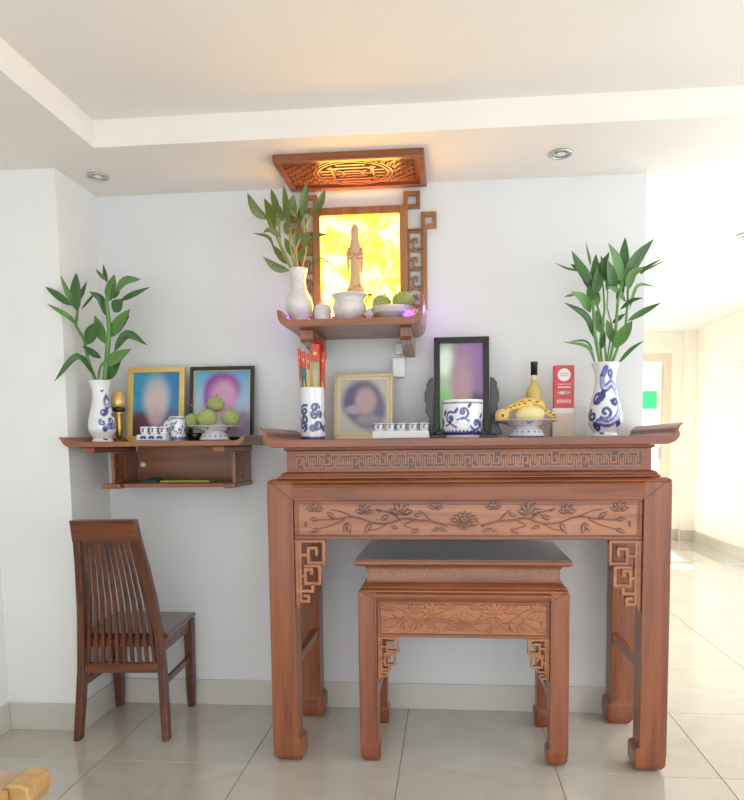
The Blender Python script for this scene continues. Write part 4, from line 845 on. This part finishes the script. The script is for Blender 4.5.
# ------------------------------------------------------------------ flat printed things
def sheet(name, x0, x1, z0, z1, y, fn, m, parent=None, org=None, nx=90, nz=120, tilt=0):
    u = np.linspace(0, 1, nx); v = np.linspace(0, 1, nz); Ug, Vg = np.meshgrid(u, v)
    pts = np.stack([x0+(x1-x0)*Ug, y + tilt*Vg + 0*Ug, z0+(z1-z0)*Vg], -1)
    cols = fn(Ug, Vg)
    return paint_grid(name, pts, cols, False, m, parent, org, smooth=True)
def frame(label, x0, x1, z0, z1, yb, yt, w, m, fn, stand=None, d=.016, inner=None, mat_in=None):
    """leaning photo frame: four mitred bars, print, backing; yb/yt = y of the foot and the top of the front face"""
    t = thing('photo_frame', label, 'picture frame', ((x0+x1)/2, yb, z0))
    k = (yt-yb)/(z1-z0)
    def Y(z): return yb + k*(z-z0)
    def quad(mb, a, b, c, d_, y0, y1):
        vs = [(p[0], Y(p[1])+y0, p[1]) for p in (a, b, c, d_)] + [(p[0], Y(p[1])+y1, p[1]) for p in (a, b, c, d_)]
        mb.add(vs, [(0,1,2,3), (7,6,5,4), (0,4,5,1), (1,5,6,2), (2,6,7,3), (3,7,4,0)])
    O = [(x0, z0), (x1, z0), (x1, z1), (x0, z1)]; I = [(x0+w, z0+w), (x1-w, z0+w), (x1-w, z1-w), (x0+w, z1-w)]
    for i in range(4):
        mb = MB(); j = (i+1) % 4
        g = (0, 0)
        quad(mb, O[i], O[j], I[j], I[i], 0, d)
        o = obj('frame_bar', mb, m, t, bevel=.0025)
    I2 = I
    if inner:
        w2 = w + inner; J = [(x0+w2, z0+w2), (x1-w2, z0+w2), (x1-w2, z1-w2), (x0+w2, z1-w2)]
        for i in range(4):
            mb = MB(); j = (i+1) % 4; quad(mb, I[i], I[j], J[j], J[i], .004, d-.001); obj('inner_slip', mb, mat_in, t)
        I2 = J
    mb = MB(); quad(mb, *[(p[0], p[1]) for p in I], d*.75, d); obj('backing', mb, M_dark, t)
    za, zb2 = I2[0][1], I2[2][1]
    sheet('portrait_print', I2[0][0], I2[1][0], za, zb2, Y(za)+d*.6, fn, M_print, t, tilt=k*(zb2-za))
    mb = MB(); zz = z0+(z1-z0)*.7; mb.prism([(Y(zz)+d, zz), (Y(z0)+d+.03, z0+.001), (Y(z0)+d+.036, z0+.001), (Y(zz)+d+.006, zz)], (x0+x1)/2-.02, (x0+x1)/2+.02, 'x'); obj('easel_strut', mb, M_dark, t)
    return t
def p_yellow(u, v):
    c = np.ones(u.shape+(3,))*np.array(lin(60, 150, 190)); c = blob(c, u, v, .95, .75, .35, .5, lin(40, 120, 175), 1.2)
    c = blob(c, u, v, .45, .02, .55, .40, lin(95, 60, 90), .5); c = blob(c, u, v, .12, .12, .25, .25, lin(85, 50, 60), .8); c = blob(c, u, v, .80, .25, .25, .2, lin(80, 100, 150), .9)
    c = blob(c, u, v, .50, .62, .26, .30, lin(190, 190, 195), 1.1); c = blob(c, u, v, .50, .50, .20, .22, lin(205, 185, 180), 1.2); c = blob(c, u, v, .50, .28, .14, .14, lin(190, 160, 165), 1.2)
    return c
def p_blackL(u, v):
    c = np.ones(u.shape+(3,)); w_ = v[..., None]; c = np.array(lin(205, 215, 225))*(1-w_) + np.array(lin(85, 160, 200))*w_
    c = blob(c, u, v, .5, .02, .6, .30, lin(200, 205, 215), .6); c = blob(c, u, v, .92, .15, .22, .24, lin(150, 140, 165), .7); c = blob(c, u, v, .5, .74, .32, .24, lin(135, 65, 150), .5); c = blob(c, u, v, .26, .60, .10, .20, lin(140, 75, 165), .9)
    c = blob(c, u, v, .53, .60, .24, .26, lin(205, 150, 185), .8); c = blob(c, u, v, .55, .42, .18, .2, lin(215, 160, 200), .8)
    return c
def p_gold(u, v):
    c = np.ones(u.shape+(3,))*np.array(lin(196, 190, 180)); c = blob(c, u, v, .48, .58, .44, .42, lin(95, 88, 125), .45); c = blob(c, u, v, .62, .42, .36, .36, lin(110, 102, 135), .5)
    c = blob(c, u, v, .55, .60, .22, .26, lin(185, 155, 160), .7); c = blob(c, u, v, .30, .44, .2, .08, lin(180, 150, 160), .8); c = blob(c, u, v, .62, .24, .26, .1, lin(150, 140, 150), .8)
    return c
def p_black(u, v):
    c = np.ones(u.shape+(3,))*np.array(lin(150, 110, 165)); c = blob(c, u, v, .12, .45, .28, .65, lin(170, 200, 160), .9); c = blob(c, u, v, .10, .2, .2, .25, lin(130, 210, 110), .9); c = blob(c, u, v, .12, .78, .2, .16, lin(225, 240, 225), .9)
    c = blob(c, u, v, .80, .16, .42, .25, lin(70, 65, 85), .5); c = blob(c, u, v, .5, .60, .25, .34, lin(165, 135, 152), 1.2); c = blob(c, u, v, .52, .40, .19, .28, lin(180, 145, 152), 1.2)
    return c
frame('yellow gold photo frame with blurred portrait on blue, on hanging shelf', -1.530, -1.262, ZT+.0005, 1.612, -.130, -.085, .025, M_gold, p_yellow)
frame('black photo frame with purple tinted portrait behind custard apples on hanging shelf', -1.247, -.946, ZT+.0005, 1.612, -.105, -.060, .018, M_black, p_blackL, inner=.003, mat_in=M_gold)
frame('small pale gilt photo frame with grey portrait on altar table', -.568, -.308, ZT+.0005, 1.560, -.165, -.125, .016, M_pgold, p_gold, inner=.012, mat_in=mat('cream_slip', (.70, .60, .42), .4))
frame('tall black photo frame with mauve portrait behind the blue white bowl', -.128, .112, ZT+.016, 1.712, -.150, -.105, .026, M_black, p_black, d=.022)
# carved black stand under the tall frame
t = thing('carved_frame_stand', 'black lacquered scrolled stand flanking the tall black photo frame', 'stand', (-.008, -.13, ZT))
obj('stand_base', MB().box(-.150, .140, -.175, -.075, ZT+.0003, ZT+.015), M_black, t, bevel=.003)
for s, xe in ((-1, -.130), (1, .114)):
    o = [(0, .015), (.030, .015), (.026, .05), (.016, .085), (.024, .10), (.034, .12), (.030, .145), (.038, .165), (.036, .20), (.028, .22), (.030, .235), (.016, .255), (.0, .262)]
    obj('scrolled_wing', MB().prism([(xe+s*a + s*.001, ZT+.0003+b) for a, b in o], -.150, -.128), M_black, t, bevel=.003)
    obj('wing_foot', MB().prism([(xe+s*.002, ZT+.016), (xe+s*.05, ZT+.016), (xe+s*.030, ZT+.07), (xe+s*.002, ZT+.08)], -.172, -.152), M_black, t, bevel=.002)

# ------------------------------------------------------------------ blue and white ware on the altar
def bluewhite(seed, R, Hh, border=True, dens=9, sz=.014):
    r_ = random.Random(seed); L_ = []
    for i in range(dens):
        a = -PI*R + 2*PI*R*(i+.5)/dens + r_.uniform(-.004, .004); L_.append((a, Hh*r_.uniform(.35, .72), sz*r_.uniform(.7, 1.2), r_.uniform(0, 6)))
    def fn(s, z, r, q):
        c = base(s)
        for a, b, k, t0 in L_:
            c = stroke(c, s, z, spiral(a, b, k, 1.1, t0), k*.17, BLUE); c = stroke(c, s, z, [(a, b), (a+.002, b+.002)], k*.35, (.07, .08, .34), .002)
            c = stroke(c, s, z, [(a-k, b-k*1.2), (a, b-k*.8), (a+k, b-k*1.4)], k*.13, BLUE); c = stroke(c, s, z, [(a+k*.9, b+k*.9), (a+k*1.2, b+k*1.3)], k*.22, BLUE)
        if border:
            c = stroke(c, s, z, [(-9, Hh*.93), (9, Hh*.93)], .0035, (.18, .18, .20)); c = stroke(c, s, z, [(-9, Hh*.10), (9, Hh*.10)], .0055, BLUE)
            for a in np.arange(-PI*R, PI*R, .016): c = stroke(c, s, z, [(a, Hh*.10), (a+.008, Hh*.19), (a+.016, Hh*.10)], .0025, BLUE)
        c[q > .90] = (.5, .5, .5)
        return c
    return fn
def ware(name, label, cat, c, prof, seed, R, Hh, n=140, group=None, **k):
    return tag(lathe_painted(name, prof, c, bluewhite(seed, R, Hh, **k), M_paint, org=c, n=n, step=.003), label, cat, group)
ware('incense_bowl', 'large blue and white incense bowl before the tall black frame', 'bowl', (-.008, -.32, ZT), [(.001, 0), (.066, 0), (.070, .006), (.072, .018), (.080, .024), (.082, .04), (.0835, .14), (.0845, .148), (.0845, .152), (.080, .152), (.078, .12), (.001, .11)], 3, .083, .15, 180, dens=9, sz=.026)
def tube_fn(s, z, r, q):
    c = base(s); Z0 = .0
    for a, b, k_, t0 in ((-.028, .12, .02, 1), (-.03, .085, .02, 3), (-.035, .055, .018, 5), (.02, .13, .016, 0), (.018, .10, .014, 2), (.03, .06, .018, 4), (.01, .045, .012, 1), (.036, .105, .012, 5), (.09, .1, .02, 1), (-.09, .08, .02, 2), (.07, .05, .015, 3)):
        c = stroke(c, s, z, spiral(a, b, k_*1.15, 1.1, t0), .0056, (.06, .06, .22)); 
    c = stroke(c, s, z, [(-.036, .12), (-.033, .075), (-.018, .045)], .006, (.07, .07, .25), .003); c = stroke(c, s, z, [(.018, .050), (.03, .058)], .007, (.06, .07, .30)); c = stroke(c, s, z, [(-9, .006), (9, .006)], .006, BLUE)
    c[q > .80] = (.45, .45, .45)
    return c
tc_ = (-.630, -.30, ZT)
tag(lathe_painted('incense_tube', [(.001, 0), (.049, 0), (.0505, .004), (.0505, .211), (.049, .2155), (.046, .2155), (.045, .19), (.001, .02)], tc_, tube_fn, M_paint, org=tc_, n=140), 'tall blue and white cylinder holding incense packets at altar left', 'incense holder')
for i, (x, w, h, y, col, lean, lb) in enumerate(((-.668, .012, .385, -.305, (.35, .10, .05), -.10, 'orange brown incense packet leaning furthest left in cylinder'), (-.655, .014, .37, -.318, (.04, .16, .20), -.05, 'narrow teal incense packet at left of cylinder'), (-.640, .013, .36, -.325, (.55, .42, .05), 0, 'slim yellow incense packet between teal and olive packets'), (-.616, .036, .40, -.31, (.40, .38, .16), .02, 'broad olive incense packet with red top in cylinder'), (-.594, .022, .37, -.288, (.50, .08, .05), .06, 'red incense packet leaning right in cylinder'))):
    def fnp(u, v, col=col, i=i):
        c = np.ones(u.shape+(3,))*np.array(col); c[v > .80] = (.62, .07, .03); m_ = (v > .42) & (v < .46); c[m_] = (.65, .55, .12)
        c = blob(c, u, v, .5, .68, .35, .05, (.55, .40, .35), .3) if i == 3 else c
        c = blob(c, u, v, .5, .90, .22, .02, (.75, .55, .1), .4); c = blob(c, u, v, .5, .55, .2, .1, (.6, .5, .15), .4) ; return c
    t = thing('incense_packet', lb, 'incense', (x, y, ZT+.02), 'incense packets in the cylinder')
    o = MB().loft([[(x-w/2, y, ZT+.022), (x+w/2, y, ZT+.022), (x+w/2, y+.010, ZT+.022), (x-w/2, y+.010, ZT+.022)], [(x-w/2+lean*h*.35, y, ZT+h*.98), (x+w/2+lean*h*.35, y, ZT+h*.98), (x+w/2+lean*h*.35, y+.010, ZT+h*.98), (x-w/2+lean*h*.35, y+.010, ZT+h*.98)]])
    obj('sleeve', o, mat('packet_back', (.5, .12, .05), .5), t)
    nx = 12; u = np.linspace(0, 1, nx); v = np.linspace(0, 1, 90); Ug, Vg = np.meshgrid(u, v)
    pts = np.stack([x-w/2+w*Ug+lean*h*.35*Vg, y-.0006+0*Ug, ZT+.022+(h*.98-.022)*Vg], -1)
    paint_grid('printed_face', pts, fnp(Ug, Vg), False, M_card, t)
mb = MB()
t = thing('incense_bundle', 'bundle of red tipped incense sticks standing in cylinder', 'incense', (-.61, -.28, ZT+.02), None)
for i in range(26):
    a = random.uniform(0, 2*PI); r = random.uniform(.0, .02); x = -.612+r*math.cos(a); y = -.283+r*.5*math.sin(a); lx = random.uniform(-.012, .03)
    h = random.uniform(.395, .430) - max(0, lx)*.6
    obj('stick', MB().tube([(x*.4-.612*.6, y*.4-.283*.6, ZT+.022), (x+lx, y, ZT+h)], [.0012, .0024], 5), mat('incense_red', (.55, .06, .025), .6) if i == 0 else bpy.data.materials['incense_red'], t)
# five small cups on a low white stand
t = thing('cup_stand', 'low white rectangular porcelain cup stand on the altar table', 'stand', (-.255, -.33, ZT))
obj('stand_body', MB().rects([(ZT+.0003, -.372, -.143, -.365, -.295), (ZT+.004, -.374, -.141, -.367, -.293), (ZT+.030, -.371, -.144, -.364, -.296), (ZT+.0325, -.368, -.147, -.361, -.299)]), mat('white_porcelain', PORC, .12, coat=.7), t, bevel=.002)
cup = [(.001, 0), (.015, 0), (.016, .002), (.0195, .010), (.0212, .028), (.0214, .030), (.020, .030), (.017, .012), (.001, .008)]
def cup_fn(s, z, r, q):
    c = base(s)
    for a in np.linspace(-.05, .05, 5):
        c = stroke(c, s, z, [(a-.003, .012), (a+.003, .024)], .0030, (.05, .05, .12)); c = stroke(c, s, z, [(a+.003, .011), (a-.003, .020)], .002, (.05, .05, .15))
    c = stroke(c, s, z, [(-9, .025), (9, .025)], .0012, BLUE); return c
for i, nm in enumerate(('leftmost', 'second from left', 'middle', 'second from right', 'rightmost')):
    c = (-.350+i*.0465, -.330, ZT+.0327)
    tag(lathe_painted('wine_cup', [(r*1.05, z) for r, z in cup], c, cup_fn, M_paint, org=c, n=64, step=.002), f'tiny blue marked white cup, {nm} of five on the low white stand', 'cup', 'tiny cups on the altar stand')
# red packet on a pale block, clear glass
def redp(u, v):
    c = np.ones(u.shape+(3,))*np.array((.62, .055, .06)); c = blob(c, u, v, .5, .78, .32, .15, (.85, .82, .82), .06)
    for y_ in (.81, .755):
        for x_ in np.linspace(.30, .68, 5): c = blob(c, u, v, x_, y_, .035, .014, (.15, .35, .35), .5)
    for y_, n_, r0 in ((.56, 6, .014), (.49, 9, .018)):
        for x_ in np.linspace(.22, .80, n_): c = blob(c, u, v, x_, y_, .032, r0, (.85, .70, .70), .5)
    c = blob(c, u, v, .5, .36, .36, .045, (.30, .38, .30), .3); c = blob(c, u, v, .4, .36, .12, .03, (.65, .60, .5), .5)
    for x_ in np.linspace(.2, .8, 6): c = blob(c, u, v, x_, .16, .05, .05, (.80, .45, .45), .6)
    return c
t = thing('pale_carton', 'plain beige carton standing right of the fruit dish', 'box', (.420, -.13, ZT))
obj('carton_body', MB().box(.376, .464, -.165, -.10, ZT+.0003, 1.394), mat('beige_card', (.72, .62, .50), .6), t, bevel=.0015)
obj('white_band', MB().box(.3755, .4645, -.1655, -.0995, 1.372, 1.3942), mat('white_card', (.80, .78, .77), .5), t)
t = thing('red_box', 'slim red box with white round emblem standing on the beige carton', 'box', (.424, -.13, 1.394))
obj('box_body', MB().box(.383, .468, -.150, -.118, 1.3947, 1.576), mat('red_card', (.60, .055, .06), .5), t, bevel=.001)
sheet('printed_face', .3838, .4672, 1.3955, 1.5752, -.1506, redp, M_card, t, nx=70, nz=150)
g = (.502, -.12, ZT)
tag(obj('drinking_glass', MB().lathe([(.001, 0), (.023, 0), (.026, .003), (.029, .125), (.0275, .125), (.0245, .008), (.001, .007)], g, 40), M_glass, org=g), 'clear straight drinking glass between beige carton and right vase', 'glass')
# ------------------------------------------------------------------ hanging shelf tea things
t = thing('cup_stand', 'blue and white porcelain cup stand before the yellow frame', 'stand', (-1.325, -.27, ZT))
def boxpaint(u, v):
    c = base(u)
    for x_ in (.22, .5, .78):
        c = blob(c, u, v, x_, .62, .11, .22, BLUE, .5); c = blob(c, u, v, x_-.06, .40, .05, .12, BLUE, .5); c = blob(c, u, v, x_+.06, .40, .05, .12, BLUE, .5)
    c[v < .12] = BLUE; return c
obj('stand_body', MB().rects([(ZT+.0003, -1.400, -1.266, -.300, -.230), (ZT+.030, -1.395, -1.271, -.297, -.233)]), bpy.data.materials['white_porcelain'], t, bevel=.002)
u = np.linspace(0, 1, 60); v = np.linspace(0, 1, 20); Ug, Vg = np.meshgrid(u, v)
paint_grid('painted_face', np.stack([-1.397+.129*Ug+0*Vg, -.3006+.0025*Vg+0*Ug, ZT+.003+.025*Vg], -1), boxpaint(Ug, Vg), False, M_paint, t)
for i, nm in enumerate(('left', 'middle', 'right')):
    c = (-1.375+i*.042, -.265, ZT+.0303)
    tag(lathe_painted('tea_cup', [(r*.98, z*1.1) for r, z in cup], c, cup_fn, M_paint, org=c, n=64, step=.002), f'{nm} small blue white cup on the hanging shelf stand', 'cup', 'small cups on the hanging shelf stand')
ware('tea_pot', 'blue and white round pot behind the small cups on hanging shelf', 'pot', (-1.283, -.205, ZT), [(.001, 0), (.024, 0), (.030, .02), (.036, .05), (.034, .075), (.022, .092), (.012, .098), (.007, .108), (.001, .112)], 9, .036, .1, 90, dens=6)
o = ware('lidded_jar', 'blue and white cylindrical jar between cups and custard apple dish', 'jar', (-1.234, -.245, ZT), [(.001, 0), (.030, 0), (.032, .005), (.0325, .085), (.034, .092), (.034, .100), (.034, .104), (.032, .106), (.001, .107)], 5, .033, .105, 90, dens=6)
tag(obj('dark_bowl', MB().lathe([(.001, 0), (.026, 0), (.034, .012), (.040, .034), (.038, .036), (.03, .014), (.001, .01)], (-1.190, -.165, ZT), 28), M_black, org=(-1.190, -.165, ZT)), 'small black bowl half hidden behind left side of the footed dish', 'bowl')
tag(obj('wire_stalk', MB().tube([(-1.236, -.19, ZT+.0005), (-1.236, -.19, ZT+.12), (-1.228, -.19, ZT+.150), (-1.205, -.19, ZT+.163), (-1.18, -.19, ZT+.150), (-1.165, -.19, ZT+.128)], .0013, 6), M_chrome, org=(-1.236, -.19, ZT)), 'thin arched wire rising between the blue white jar and custard apples', 'wire')
# brass candlestick behind the left vase
bc = (-1.545, -.160, ZT); t = thing('brass_candlestick', 'brass ornament half hidden behind white vase on hanging shelf', 'candlestick', bc)
obj('foot', MB().lathe([(.001, 0), (.034, 0), (.036, .005), (.030, .012), (.016, .018), (.001, .018)], bc, 28), mat('dark_brass', (.20, .12, .04), .35, metal=.6), t)
obj('stem', MB().lathe([(.012, .018), (.016, .03), (.020, .06), (.018, .10), (.024, .125), (.026, .135), (.001, .135), (.001, .018)], bc, 28), M_brass, t)
obj('collar', MB().lathe([(.026, .1355), (.031, .140), (.031, .150), (.026, .154), (.001, .154), (.001, .1355)], bc, 28), M_black, t)
obj('bell', MB().lathe([(.028, .1545), (.031, .17), (.030, .20), (.022, .222), (.010, .232), (.001, .234), (.001, .1545)], bc, 28), mat('amber_gold', (.72, .48, .16), .25, metal=.3, coat=.6), t)
